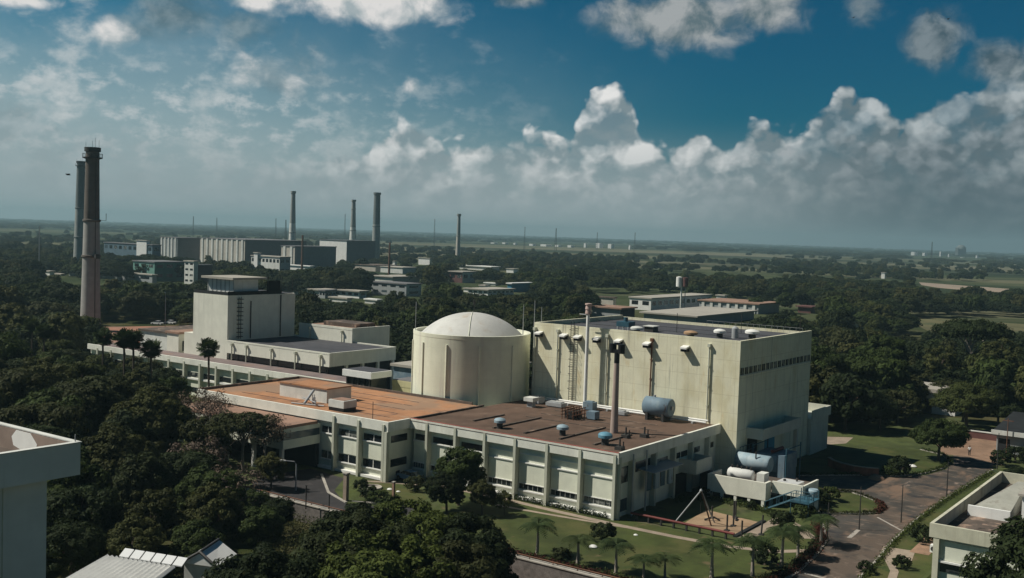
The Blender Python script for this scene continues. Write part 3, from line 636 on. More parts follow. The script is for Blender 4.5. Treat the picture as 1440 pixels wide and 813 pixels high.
mb.tube([(116.2, 119.5, 9.0), (118.3, 124.6, 9.0)], .09, 6); mb.tube([(116.0, 121.8, 8.6), (118.6, 122.5, 10.3)], .2, 8); mb.tube([(115.4, 124, 8.5), (117, 118.5, 8.5)], .12, 6)
part('pipework', mb, M['galv'], fr)
solo('roof_rod', MB().tube([(114.2, 105.8, 8.3), (114.2, 105.8, 11.0)], .05, 6), M['steel'], 'thin dark rod at the front corner of the orange roof', 'rod', (114.2, 105.8, 8.3))

ent = thing('entrance_wing', 'low entrance wing with a pinkish roof, raised on pillars behind the sparse trees', 'building', (110, 128, 0))
part('wall', MB().box(106.8, OX-.01, 116.2, 141, 3.6, 6.6), M['annex'], ent)
part('roof', MB().box(106.5, 113.28, 116.0, 141.2, 6.6, 7.0), M['pink'], ent)
part('band', MB().box(106.6, 113.9, 116.05, 141.1, 5.95, 6.6), M['annex'], ent)
part('band', MB().box(106.6, 113.9, 116.05, 141.1, 3.6, 4.9), M['annex'], ent)
part('window', MB().box(106.72, 113.8, 116.12, 141.0, 4.9, 5.95), M['glass'], ent)
for yy in (117, 123, 129, 135, 140): part('pillar', MB().box(107, 107.5, yy-.25, yy+.25, 0, 3.6), M['offw'], ent)
part('shade_backing', MB().box(113.2, OX-.02, 116.3, 141, 0, 3.6), M['void'], ent)  # near-black backing puts the shade under the wing into colour

# things on the brown roof
def vent_cowl(x, y, z, m, label, r=.75, h=1.5, base=None):
    t = thing('roof_vent', label, 'roof vent', (x, y, z), 'vents on the roofs')
    part('vent_base', MB().lathe([(r*.62, 0), (r*.55, h*.5)], (x, y, z), 12, False), base or M['steel'], t)
    part('cowl', MB().lathe([(r*.75, h*.50), (r*1.15, h*.58), (r*1.15, h*.80), (r*.9, h*.93), (r*.4, h)], (x, y, z), 10), m, t)
    return t
vent_cowl(122.3, 89.0, 8.34, M['pblue'], 'blue topped vent on the brown roof, leftmost of the front three')
vent_cowl(124.4, 79.8, 8.34, M['pblue'], 'blue topped vent on the brown roof, middle of the front three')
vent_cowl(122.9, 72.1, 8.34, M['vblue'], 'bright blue vent nearest the front right corner of the brown roof', .85, 1.7)
bk = thing('roof_vent', 'pale grey square topped vent at the back left of the brown roof by the dome', 'roof vent', (141.2, 96.7, 8.34), 'vents on the roofs')
part('vent_base', MB().box(140.7, 141.7, 96.2, 97.2, 8.342, 9.3), M['galv'], bk); part('cowl', MB().box(140.3, 142.1, 95.8, 97.6, 9.3, 9.9), M['offw'], bk)
rk = thing('pipe_rack', 'dark rusty rack of pipes in the middle of the brown roof', 'pipe rack', (137, 86.3, 8.34))
mb = MB()
for i in range(5):
    for j in range(3): mb.tube([(135.6+i*.8, 85.2+j*1.0, 8.34), (135.6+i*.8, 85.2+j*1.0, 9.9)], .07, 6)
for j in range(3):
    for zz in (9.0, 9.5, 9.9): mb.tube([(135.3, 85.2+j*1.0, zz), (139.1, 85.2+j*1.0, zz)], .08, 6)
part('rack_frame', mb, M['rustdk'], rk); part('rack_core', MB().box(136, 138.6, 85.6, 86.9, 8.5, 9.5), M['steel'], rk)
cb = thing('air_unit', 'small pale blue air unit beside the rusty rack', 'air unit', (138.5, 83.6, 8.34)); part('unit_body', MB().box(137.8, 139.2, 82.8, 84.3, 8.5, 9.6), M['sblue'], cb); part('unit_feet', MB().box(138, 139, 83, 84.1, 8.342, 8.5), M['steel'], cb)
for k, (x, y) in enumerate(((129.3, 72.6), (131.5, 70.9), (121.4, 69.0))):
    mb = MB().box(x-.5, x+.5, y-.5, y+.5, 8.342, 8.8); mb.tube([(x, y, 8.8), (x, y, 9.8)], .12, 6); mb.tube([(x+.4, y-.3, 8.5), (x+.4, y-.3, 9.4)], .09, 6)
    solo('roof_outlet', mb, M['steel'], ['dark pipe outlet on the brown roof near its right edge, left of a pair', 'dark pipe outlet on the brown roof nearest its right edge', 'dark pipe outlet at the front right corner of the brown roof'][k], 'outlet', (x, y, 8.34), 'small outlets on the brown roof')
sk = thing('exhaust_stack', 'slender pinkish grey stack with a black twin hood standing on the brown roof', 'stack', (131.4, 75.7, 8.34))
part('shaft', MB().tube([(131.4, 75.7, 8.34), (131.4, 75.7, 13), (131.4, 75.7, 18.2)], [.58, .46, .38], 16), mat('pinkish stack paint', (.40, .31, .27), var=.1, streak=.4, dirt=(.15, .09, .08)), sk)
part('upper_shaft', MB().tube([(131.4, 75.7, 18.2), (131.4, 75.7, 20.0)], .385, 16), M['black'], sk)
hd = MB().box(131.0, 131.8, 75.1, 76.3, 19.7, 20.1)
hd.tube([(131.4, 75.02, 19.6), (131.4, 75.02, 20.9)], .5, 14); hd.tube([(131.4, 76.38, 19.6), (131.4, 76.38, 20.9)], .5, 14)
part('twin_hood', hd, M['black'], sk)
ws = thing('vent_stack', 'tall thin white stack with a pinkish ringed cap against the hall wall', 'stack', (146.9, 90.2, 8.34))
part('shaft', MB().tube([(146.9, 90.2, 8.34), (146.9, 90.2, 9.5), (146.9, 90.2, 23.4)], [.4, .31, .27], 16), M['white'], ws)
part('cap', MB().lathe([(.32, 23.4), (.5, 23.5), (.42, 24.1), (.52, 24.2), (.42, 24.8), (.56, 24.9), (.56, 25.1), (.25, 25.15)], (146.9, 90.2, 0), 16), mat('pink cap paint', (.55, .40, .36), var=.1), ws)
part('arm', MB().tube([(146.9, 90.6, 23.3), (146.9, 91.8, 23.3)], .08, 6), M['galv'], ws)
tk = thing('water_tank', 'horizontal slate blue cylinder tank on the brown roof against the hall wall', 'tank', (145.8, 76.4, 8.34))
tb = MB(); tb.tube([(145.6, 74.1, 10.4), (145.6, 74.2, 10.4), (145.6, 78.4, 10.4), (145.6, 78.5, 10.4)], [1.25, 1.4, 1.4, 1.25], 28); part('tank_body', tb, M['sblue'], tk)
for yy in (75, 77.7): part('saddle', MB().box(144.4, 146.8, yy-.2, yy+.2, 8.342, 9.5), M['steel'], tk)
part('tank_fitting', MB().tube([(145.6, 74.05, 10.4), (145.6, 73.9, 10.4)], .3, 10).tube([(145.6, 77, 11.7), (145.6, 77, 12.1)], .2, 8), M['galv'], tk)
gp = thing('wall_pipe', 'pale pipes running along the foot of the hall wall on the brown roof', 'pipes', (147.3, 84, 8.34))
mb = MB()
for x, z in ((147.6, 8.9), (147.0, 8.7)): mb.tube([(x, 69, z), (x, 98, z)], .16, 8)
part('pipe_run', mb, M['white'], gp)
mb = MB()
for k in range(8): mb.box(146.6, 148.1, 71+k*3.7, 71.3+k*3.7, 8.342, 8.6)
parts('pipe_support', mb, M['galv'], gp)
for k, (a, b, c, d, hh_) in enumerate(((144.0, 145.8, 97.2, 99.0, 1.1), (143.5, 145.2, 92.5, 95.5, .7), (145.0, 146.4, 87.6, 89.4, 1.3), (144.6, 146.0, 81.6, 83.4, .6))):
    mb = MB().box(a, b, c, d, 8.5, 8.35+hh_); mb.box(a+.2, b-.2, c+.2, d-.2, 8.342, 8.5); mb.box(a+.3, b-.3, c+.3, d-.3, 8.35+hh_, 8.5+hh_)
    solo('air_handler', mb, M['galv'] if k != 2 else M['sblue'], ['grey box unit at the foot of the hall wall nearest the dome', 'low flat grey box unit below the wall ladder', 'slate blue box unit just right of the white stack foot', 'small low grey unit left of the slate blue tank'][k], 'air unit', (a, c, 8.34), 'box units along the hall wall')

# things on the hall roof
vent_cowl(152.5, 84.4, 20.45, M['offw'], 'white mushroom vent at the left of the hall roof, beside a dark box', .9, 1.2)
vent_cowl(158.2, 72.6, 20.45, M['white'], 'white topped vent right of centre on the hall roof', .85, 1.4)
vent_cowl(152.0, 74.6, 20.45, M['orangep'], 'brownish mushroom vent nearest the front edge of the hall roof', .95, 1.3)
vent_cowl(161.2, 68.4, 20.45, M['white'], 'wide white capped vent near the right end of the hall roof', 1.0, 1.5)
t = thing('roof_vent', 'slim grey cylinder vent on the hall roof between two white vents', 'roof vent', (159.6, 70.6, 20.45), 'vents on the roofs'); part('cowl', MB().lathe([(.55, 0), (.55, 1.6), (.2, 1.9)], (159.6, 70.6, 20.45), 14), M['galv'], t)
t = thing('blue_fan', 'blue fan unit with legs near the left end of the hall roof', 'fan', (155.2, 88, 20.45))
part('fan_housing', MB().box(154.2, 156.4, 86.9, 89.2, 21.2, 22.0), M['blue'], t)
for a, b in ((154.3, 87.0), (156.2, 87.0), (154.3, 89.0), (156.2, 89.0)): part('leg', MB().box(a-.1, a+.1, b-.1, b+.1, 20.45, 21.2), M['galv'], t)
part('motor', MB().tube([(155.2, 88, 22.0), (155.2, 88, 22.7)], .35, 10), M['blue'], t)
t = thing('roof_box', 'dark boxy outlet on the left part of the hall roof', 'outlet', (158.0, 84.8, 20.45)); part('box_body', MB().box(157.2, 159.0, 84.0, 85.6, 20.452, 21.3), M['steel'], t); part('box_lid', MB().box(157.0, 159.2, 83.8, 85.8, 21.3, 21.42), M['offw'], t)
for k, (x, y, hh_) in enumerate(((160.4, 81.3, 3.2), (168.5, 73.5, 3.4), (176.3, 66.3, 3.4))):
    solo('roof_rod', MB().tube([(x, y, 20.45), (x, y, 20.45+hh_)], .05, 6), M['steel'], ['thin rod standing at the middle of the hall roof', 'thin rod toward the back of the hall roof', 'thin rod at the right back corner of the hall roof'][k], 'rod', (x, y, 20.45), 'rods on the hall roof')
rl = thing('roof_railing', 'thin pale railing along the back edge of the hall roof', 'railing', (176.6, 75, 20.45))
mb = MB()
for k in range(17): mb.tube([(176.6, 66+k*1.1, 20.45), (176.6, 66+k*1.1, 21.5)], .022, 5)
part('post', mb, M['galv'], rl); part('rail', MB().tube([(176.6, 66, 21.5), (176.6, 83.6, 21.5)], .022, 5), M['galv'], rl)

# ------------------------------------------------------------------ left complex: ivory tower, low block, long wing
tw = thing('ivory_tower', 'square ivory tower block with a flat overhanging penthouse, left of the dome', 'tower block', (158, 185, 0))
TX0, TX1, TY0, TY1 = 148.5, 167.3, 179.4, 190.6
part('wall', MB().box(TX0, TX1, TY0, TY1, 0, 20.8), M['tower'], tw)
mb = MB().box(TX0+.4, TX1-.4, TY0+.4, TY1-.4, 20.8, 20.95); part('roof', mb, M['dark'], tw)
part('side_wing', MB().box(TX0+.05, TX0+9, TY1+.02, 193.6, 0, 12.0), M['tower'], tw)
lad = MB()
for s in (0, .6): lad.tube([(151.2+s, TY0-.3, 11.6), (151.2+s, TY0-.3, 20.5)], .06, 6)
for k in range(10): lad.box(150.9, 152.1, TY0-.75, TY0-.02, 12+k*.88, 12.12+k*.88)
part('ladder', lad, M['steel'], tw)
for x in (154.6, 163.0): part('downpipe', MB().tube([(x, TY0-.15, 11.5), (x, TY0-.15, 20.6 if x > 160 else 19.5)], .13, 6), M['steel'], tw)
pn = thing('tower_penthouse', 'small pillared penthouse with a flat overhanging slab on the ivory tower', 'penthouse', (153, 185, 20.95))
part('wall', MB().box(151.4, 158, 181.0, 189.6, 20.952, 24.0), M['offw'], pn)
part('roof', MB().box(150.2, 159.6, 180.0, 190.4, 24.0, 24.45), M['paleroof'], pn)
for k in range(7): part('pillar', MB().box(151.3, 151.39, 181.05+k*1.37, 181.2+k*1.37, 20.952, 24.0), M['greyf'], pn)
sc_ = thing('roof_screen', 'dark mesh screen railing round the roof of the ivory tower', 'railing', (158, 180, 20.8))
mb = MB().box(TX0+.05, TX0+.12, TY0+.1, TY1-.1, 20.8, 21.5); mb.box(TX0+.12, TX1-4, TY0+.1, TY0+.18, 20.8, 21.6); mb.box(160, 163.8, TY0+1.0, TY0+1.1, 20.96, 23.6)
part('mesh_panel', mb, M['void'], sc_)
mb = MB()
for x in (160, 163.8, TX1-.3): mb.tube([(x, TY0+.6, 20.9), (x, TY0+.6, 24.6)], .06, 5)
part('post', mb, M['steel'], sc_)
lb = thing('grey_roof_block', 'low cream block with a wide dark grey roof in front of the ivory tower', 'building', (158, 164, 0))
LY0 = 149.3
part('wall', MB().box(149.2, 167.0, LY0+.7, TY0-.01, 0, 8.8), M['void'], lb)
part('band', MB().box(148.5, 167.6, LY0, TY0-.005, 8.8, 11.2), M['tower'], lb)
pb = MB().box(148.45, 148.8, LY0-.04, TY0-.01, 11.2, 11.5); pb.box(148.8, 167.65, LY0-.04, LY0+.3, 11.2, 11.5); pb.box(167.3, 167.65, LY0+.3, TY0-.01, 11.2, 11.5); part('parapet', pb, M['tower'], lb)
part('roof', MB().box(148.8, 167.3, LY0+.3, TY0-.01, 11.2, 11.26), M['dark'], lb)
for x in (153.6, 158.2, 162.7, 167.2): part('pillar', MB().box(x-.3, x+.3, LY0+.2, LY0+.68, 0, 8.8), M['tower'], lb)
for yy in (151.5, 158.5, 165.5, 173, 177.5):
    part('downpipe', MB().tube([(148.2, yy, 7.5), (148.2, yy, 10.6), (148.6, yy+.3, 11.0)], .15, 6).box(147.9, 148.48, yy-.22, yy+.22, 10.5, 11.0), M['pil'], lb)
part('clerestory', MB().box(149.1, 149.19, LY0+.8, TY0-.1, 7.55, 8.75), M['glass'], lb)
tb_ = thing('tan_roof_block', 'cream rooftop block with a tan roof standing behind the grey roof', 'building', (171, 168, 11.26))
part('wall', MB().box(166.7, 178.5, 161, 177.3, 0, 14.0), M['tower'], tb_)
part('parapet', MB().box(166.65, 167.0, 160.95, 177.35, 14.0, 14.45).box(167.0, 178.55, 160.95, 161.3, 14.0, 14.45), M['tower'], tb_)
part('roof', MB().box(167.0, 178.5, 161.3, 177.3, 14.0, 14.06), M['pink'], tb_)
part('roof_lantern', MB().box(171, 177, 164, 174, 14.06, 14.9), M['dirtyroof'], tb_)
for yy in (163.8, 173.6): part('downpipe', MB().tube([(166.4, yy, 11.3), (166.4, yy, 13.4)], .14, 6).box(166.1, 166.69, yy-.2, yy+.2, 13.3, 13.8), M['pil'], tb_)
lw = thing('long_wing', 'long two storey wing with a mauve flat roof running out of view behind the trees', 'building', (145, 178, 0))
part('wall', MB().box(142.6, 148.44, 137.0, 219, 0, 6.9), M['annex'], lw)
part('roof', MB().box(142.3, 148.47, 136.8, 219.2, 7.3, 7.42), mat('mauve roofing', (.20, .155, .15), var=.2, sc=.3, fine=.2, patch=[((.26, .17, .14), .2, .55, .7, (1, 1, 1))]), lw)
part('parapet', MB().box(141.9, 142.3, 136.7, 219.3, 6.5, 7.65), M['band'], lw)
for k in range(16):
    yy = 139+k*5.1; part('pilaster', MB().box(141.8, 142.6, yy-.25, yy+.25, 0, 7.0), M['pil'], lw)
    part('window', MB().box(142.55, 142.62, yy+.5, yy+4.6, 3.9, 4.9), M['glass'], lw); part('ledge', MB().box(142.2, 142.6, yy+.3, yy+4.8, 3.4, 3.75), M['white'], lw)
    part('window', MB().box(142.55, 142.62, yy+.5, yy+4.6, .8, 1.8), M['glass'], lw)
gb = thing('stair_house', 'small cream stair house at the left foot of the ivory tower', 'stair house', (150, 197, 7.4))
part('wall', MB().box(148.6, 152, 195.6, 199.6, 0, 11.4), M['tower'], gb); part('roof', MB().box(148.3, 156, 195.2, 200.0, 11.4, 11.8), M['pink'], gb)
part('door', MB().box(149.6, 150.6, 195.55, 195.62, 7.6, 9.8), M['void'], gb)
bb = thing('brown_roof_shed', 'low shed with a stained brown roof left of the ivory tower', 'shed', (160, 208, 0)); part('wall', MB().box(152, 170, 200.1, 214, 0, 10.6), M['offw'], bb); part('roof', MB().box(151.6, 170.4, 200.05, 214.4, 10.6, 11.0), M['dirtyroof'], bb)
pv_ = thing('white_pavilion', 'small pavilion with a thick white slab roof between the dome and the grey roof', 'pavilion', (143, 134, 0))
part('slab_roof', MB().box(141.0, 146.5, 131.3, 138.4, 9.05, 10.2), M['white'], pv_); part('roof', MB().box(141.4, 146.3, 131.6, 138.2, 10.2, 10.26), M['dark'], pv_)
part('glazing', MB().box(141.8, 146.0, 132.0, 138.0, 0, 9.05), M['glass'], pv_)
for k in range(5): part('mullion', MB().box(141.55, 141.79, 132.2+k*1.38, 132.4+k*1.38, 3, 9.05), M['steel'], pv_)
yl = thing('yellow_link', 'pale yellow linking block with a grey roof just left of the dome', 'building', (150, 128, 0))
part('wall', MB().box(146.6, 158, 124.6, 131.2, 0, 7.4), mat('pale yellow render', (.56, .51, .30), var=.1, streak=.3), yl)
part('band', MB().box(146.55, 158.2, 124.3, 131.25, 7.4, 8.5), mat('pale yellow render'  , (.56, .51, .30)), yl); part('roof', MB().box(146.8, 158, 124.6, 131.2, 8.5, 8.6), M['greyroof'], yl)
part('window', MB().box(152.5, 153.4, 124.5, 124.62, 4.0, 7.0), M['maroon'], yl)
sq = thing('slate_block', 'small slate grey block with a pale roof edge behind the yellow block', 'building', (166, 140, 0))
part('wall', MB().box(160, 172, 136, 143, 0, 8.8), M['sblue'], sq); part('roof', MB().box(159.5, 172.5, 135.5, 143.5, 8.8, 9.3), M['paleroof'], sq)
yk = thing('cream_annex', 'small cream annex with dark windows tucked against the left of the dome', 'building', (156, 134, 0)); part('wall', MB().box(156.5, 163, 124.5, 132, 0, 8.0), M['tower'], yk); part('window', MB().box(157.5, 159, 124.42, 124.51, 5.0, 6.4), M['glass'], yk); part('roof', MB().box(156.2, 163.3, 124.2, 132.3, 8.0, 8.4), M['paleroof'], yk)
ft = thing('service_terrace', 'low flat service roofs with railings behind the dome', 'building', (190, 145, 0)); part('wall', MB().box(180, 200, 138, 152, 0, 6.5), M['offw'], ft); part('roof', MB().box(179.5, 200.5, 137.5, 152.5, 6.5, 6.9), M['paleroof'], ft)
mb = MB()
for k in range(12): mb.tube([(179.8, 138+k*1.2, 6.9), (179.8, 138+k*1.2, 8.0)], .05, 5)
mb.tube([(179.8, 138, 8.0), (179.8, 152, 8.0)], .05, 5); part('railing', mb, M['galv'], ft)

# ------------------------------------------------------------------ buildings at the frame's edges
fg = thing('parapet_building', 'grey green building at the left edge with a deep overhanging parapet, nearest the viewer', 'building', (25, 61, 0))
part('wall', MB().box(5, 33.1, 54.8, 75, -2.3, 21.75), M['white'], fg)
part('roof', MB().box(4.2, 34.3, 54.3, 75.6, 21.75, 22.2), M['dirtyroof'], fg)
pa = MB().box(4, 34.6, 54.0, 54.25, 21.7, 23.5); pa.box(34.35, 34.6, 54.25, 76, 21.7, 23.5); pa.box(4, 34.35, 75.7, 76, 21.7, 23.5); part('parapet', pa, M['white'], fg)
part('parapet_lining', MB().box(34.28, 34.345, 54.27, 75.68, 22.2, 23.45), mat('brown stained plaster', (.27, .205, .17), var=.2, streak=.6, dirt=(.10, .08, .07)), fg)
part('coping', MB().box(34.3, 34.66, 53.95, 76.05, 23.5, 23.56).box(4, 34.3, 53.95, 54.3, 23.5, 23.56), M['offw'], fg)
part('wall_joint', MB().box(30.55, 30.6, 54.77, 54.81, 0, 21.7), M['pil'], fg)
part('rod', MB().tube([(34.4, 54.2, 23.56), (34.4, 54.2, 23.95)], .035, 6), M['galv'], fg)
part('patched_plaster', MB().add([(34.27, 58.0, 22.3), (34.27, 59.0, 22.25), (34.27, 60.3, 22.5), (34.27, 60.5, 23.0), (34.27, 60.0, 23.45), (34.27, 58.5, 23.45), (34.27, 57.8, 22.9)], [(6, 5, 4, 3, 2, 1, 0)]), M['white'], fg)
solo('roof_pipe', MB().tube([(20, 56.1, 22.4), (33.0, 56.1, 22.4)], .17, 8), M['black'], 'black pipe lying along the parapet of the nearest roof', 'pipe', (20, 56.1, 22.2))
cr = thing('corrugated_roof_house', 'small house at the bottom left with a white corrugated roof', 'house', (60, 84, -2.2))
def corr(p0, p1, p2, p3, n=15, a=.22):                                     # ridged sheet between two edges p0-p1 and p3-p2
    mb = MB(); p0, p1, p2, p3 = map(Vector, (p0, p1, p2, p3)); nn = (p1-p0).cross(p3-p0).normalized()
    if nn.z < 0: nn = -nn
    vs = []
    for i in range(n*2+1):
        t = i/(n*2); o = nn*(a if i % 2 else 0); vs += [p0.lerp(p1, t)+o, p3.lerp(p2, t)+o]
    o = len(vs); vs2 = [v-nn*.06 for v in vs]
    fs = [(2*i, 2*i+2, 2*i+3, 2*i+1) for i in range(n*2)] + [(o+2*i, o+2*i+1, o+2*i+3, o+2*i+2) for i in range(n*2)]
    return mb.add(vs+vs2, fs)
part('roof', corr((60.2, 89.6, 4.0), (62.4, 82.0, 4.0), (53.4, 78.0, 3.0), (50.5, 86.4, 3.0)), M['corr'], cr)
part('wall', MB().prism([(52, 85.6), (59.8, 88.2), (61.6, 82.6), (54.2, 79.4)], -2.2, 2.2), M['offw'], cr)
sk_ = MB()
for k in range(6):
    t = k/6.; a = Vector((60.9, 88.6, 4.05)).lerp(Vector((62.9, 81.6, 4.05)), t+.01); b = Vector((60.9, 88.6, 4.05)).lerp(Vector((62.9, 81.6, 4.05)), t+.155); n_ = Vector((.9, .35, 0))
    sk_.add([a, b, b+n_+Vector((0, 0, .5)), a+n_+Vector((0, 0, .5)), a-Vector((0, 0, .1)), b-Vector((0, 0, .1)), b+n_+Vector((0, 0, .4)), a+n_+Vector((0, 0, .4))], [(0, 1, 2, 3), (7, 6, 5, 4), (0, 4, 5, 1), (1, 5, 6, 2), (2, 6, 7, 3), (3, 7, 4, 0)])
part('skylight', sk_, M['car_white'], cr)
GD = at(281, 777, 4.7) - Vector((65.5, 76.6, 4.7))
def gq(p): return (65.5+(p[0]-65.5)*.62+GD.x, 76.6+(p[1]-76.6)*.62+GD.y)+tuple(p[2:])
g2 = thing('gable_house', 'white gabled house with a dark eave at the bottom, half hidden by the near trees', 'house', gq((68.5, 78.5, -2.2)))
g2b = MB().prism([gq(p) for p in ((64.8, 79.4), (70.6, 82.2), (72.6, 77.0), (66.6, 74.4))], -2.2, 3.5); part('wall', g2b, M['offw'], g2)
rf = MB().add([gq(p) for p in ((64.4, 79.6, 3.5), (70.7, 82.9, 3.5), (72.9, 76.8, 3.5), (66.4, 73.8, 3.5), (65.5, 76.6, 4.7), (71.8, 79.9, 4.7))], [(0, 4, 5, 1), (3, 2, 5, 4), (0, 3, 4), (1, 5, 2), (0, 1, 2, 3)]); part('roof', rf, M['corr'], g2)
part('eave', MB().tube([gq(p) for p in ((64.4, 79.6, 3.55), (65.5, 76.6, 4.75), (66.4, 73.8, 3.55))], .16, 5), M['steel'], g2)
part('ridge', MB().tube([gq(p) for p in ((65.5, 76.6, 4.75), (71.8, 79.9, 4.75))], .14, 5), M['steel'], g2)

rbld = thing('stained_roof_building', 'pale green building with a stained flat roof at the right edge beside the road', 'building', (135, 20, 0))
part('wall', MB().box(121.6, 155.6, 4, 29.4, 0, 4.6), M['annex'], rbld)
part('roof', MB().box(121.4, 155.85, 4, 29.6, 4.62, 4.7), M['dirtyroof'], rbld)
pa = MB().box(121, 121.4, 4, 29.95, 4.6, 6.1); pa.box(121.4, 156.2, 29.6, 29.95, 4.6, 6.1); pa.box(155.85, 156.2, 4, 29.6, 4.6, 6.1); part('parapet', pa, M['oldcream'], rbld)
for yy in (29.2, 23.0, 17.0): part('pilaster', MB().box(121.05, 121.6, yy-.3, yy+.3, 0, 4.6), M['oldcream'], rbld)
for a, b in ((23.3, 28.9), (17.3, 22.7)):
    part('panel', MB().box(121.42, 121.6, a+.1, b-.5, 2.2, 4.3), M['annex'], rbld); part('window', MB().box(121.53, 121.62, a+.1, b-.1, .9, 1.9), M['glass'], rbld)
    part('ledge', MB().box(121.2, 121.6, a, b, 1.95, 2.15), M['white'], rbld)
rs = thing('sloping_slab', 'sloping grey white slab skylight on the stained roof', 'skylight', (140, 25, 5.5))
part('slab', MB().add([(134.0, 28.6, 5.6), (134.0, 24.4, 5.6), (143.5, 24.4, 7.6), (143.5, 25.4, 7.6), (134.0, 28.6, 4.702), (134.0, 24.4, 4.702), (143.5, 24.4, 4.702), (143.5, 25.4, 4.702)], [(0, 3, 2, 1)[::-1], (0, 1, 5, 4)[::-1], (1, 2, 6, 5)[::-1], (2, 3, 7, 6)[::-1], (3, 0, 4, 7)[::-1]]), mat('stained grey slab', (.36, .355, .31), var=.18, streak=.4, patch=[((.22, .20, .17), .5, .55, .7, (1, 1, 1))]), rs)
part('rim', MB().box(133.6, 133.99, 24.3, 28.9, 4.702, 5.9), M['white'], rs)
rs2 = thing('roof_cabin', 'white roof cabin with a dark opening on the stained roof at the right edge', 'cabin', (140, 18, 5.5)); part('wall', MB().box(136.4, 146, 15, 23.6, 4.702, 7.4), M['white'], rs2); part('opening', MB().box(136.35, 136.42, 16, 22.0, 5.4, 6.7), M['void'], rs2); part('roof', MB().box(136, 146.4, 14.6, 24.0, 7.4, 7.65), M['paleroof'], rs2)
ac = thing('air_conditioner', 'white air conditioner hanging on the left corner of the stained roof building', 'air conditioner', (122.4, 29.9, 3)); part('unit_body', MB().box(122.2, 122.9, 29.42, 30.1, 2.6, 3.4), M['white'], ac); part('fan_grille', MB().tube([(122.19, 29.75, 3.0), (122.16, 29.75, 3.0)], .27, 14), M['steel'], ac)
gs = thing('grey_shed', 'grey shed with a pale sheet roof at the right edge beyond the road', 'shed', (212, 36, 0))
part('wall', MB().box(205, 222, 24, 40.2, 0, 3.7), M['greyf'], gs)
part('roof', MB().add([(204.4, 23, 3.6), (222.5, 23, 5.0), (222.5, 41, 5.0), (204.4, 41, 3.6), (204.4, 23, 3.75), (222.5, 23, 5.2), (222.5, 41, 5.2), (204.4, 41, 3.75)], [(0, 3, 2, 1), (4, 5, 6, 7), (0, 1, 5, 4), (1, 2, 6, 5), (2, 3, 7, 6), (3, 0, 4, 7)]), M['void'], gs)
part('fascia', MB().box(204.2, 204.39, 23, 41, 3.3, 4.1), M['offw'], gs); part('doorway', MB().box(204.96, 205.02, 38, 40, 0, 2.6), M['void'], gs)
wsd = thing('white_shed', 'long low white shed with a pinkish roof edge glimpsed between the dark trees', 'shed', (246, 64, 0))
part('wall', MB().box(242, 252, 56, 69, 0, 4.6), M['white'], wsd); part('roof', MB().box(241.2, 253, 55, 70, 4.6, 5.4), M['paleroof'], wsd); part('door', MB().box(241.9, 242.02, 60.8, 62.8, 0, 3.2), M['void'], wsd); part('pillar', MB().box(241.7, 241.98, 64.6, 65, 0, 4.6), M['galv'], wsd)
gw = thing('low_wall', 'low reddish wall and kerb across the dirt clearing by the road end', 'wall', (215, 45, 0)); part('wall', MB().box(217, 217.4, 41, 52, 0, 1.3), M['maroon'], gw); part('coping', MB().box(216.9, 217.5, 41, 52, 1.3, 1.45), M['offw'], gw)

# ------------------------------------------------------------------ plant yard right of the annex
en = thing('plant_enclosure', 'low cream walled enclosure on short piers in front of the pale blue tanks', 'enclosure', (140, 58, 0))
part('wall', MB().box(138, 138.35, 55.6, 64.2, .9, 3.3).box(138.35, 139.9, 55.6, 55.95, .9, 3.3).box(140.0, 140.35, 51.2, 55.55, 1.7, 3.3).box(140.35, 146, 51.2, 51.5, 0, 3.2).box(138.35, 142, 63.85, 64.2, 0, 3.3), M['tower'], en)
part('slab', MB().box(138.35, 146, 55.95, 63.85, 2.2, 2.5), M['dirtyroof'], en)
part('slab', MB().box(140.36, 146, 51.5, 55.94, 2.5, 2.7), M['dirtyroof'], en)
for yy in (56, 58, 60, 62, 64): part('pier', MB().box(138.05, 138.3, yy-.2, yy+.2, 0, .9), M['band'], en)
part('shade_backing', MB().box(139.2, 139.4, 55.7, 64, 0, 2.2), M['void'], en); part('opening', MB().box(138.3, 139.0, 63.8, 64.22, .6, 2.4), M['void'], en)  # near-black backing stands for the shade beneath the raised wall
t1 = thing('round_end_tank', 'large pale blue horizontal cylinder tank behind the cream enclosure', 'tank', (149, 62, 0))
part('tank_body', MB().tube([(148.6, 59.3, 3.6), (148.6, 59.5, 3.6), (148.6, 64.3, 3.6), (148.6, 64.5, 3.6)], [1.1, 1.25, 1.25, 1.1], 28), M['pblue'], t1)
for yy in (60.4, 63.4): part('saddle', MB().box(147.6, 149.6, yy-.2, yy+.2, 0, 2.6), M['steel'], t1)
part('valve', MB().tube([(147.6, 61.2, 4.4), (147.6, 61.2, 5.4)], .1, 6), M['steel'], t1)
t2 = thing('white_tank', 'short white tank with dark fittings lying on the cream enclosure', 'tank', (141, 62, 2.5))
part('tank_body', MB().tube([(141.0, 58.7, 3.3), (141.0, 58.85, 3.3), (141.0, 62.2, 3.3), (141.0, 62.4, 3.3)], [.65, .78, .78, .6], 22), M['tankw'], t2)
part('saddle', MB().box(140.3, 141.7, 59.1, 59.4, 2.502, 2.8).box(140.3, 141.7, 61.6, 61.9, 2.502, 2.8), M['steel'], t2)
mb = MB()
for k in range(5): mb.tube([(141.0+.2*(k % 2), 59.1+k*.7, 4.0), (141.0+.2*(k % 2), 59.1+k*.7, 4.45)], .13, 8)
part('fitting', mb, M['steel'], t2); part('control_box', MB().box(140.2, 141.9, 56.8, 57.9, 2.502, 4.0), M['offw'], t2)
t3 = thing('upright_tank', 'boxy blue cooling tower with a red pipe on top behind the blue tank', 'cooling tower', (154, 61, 0))
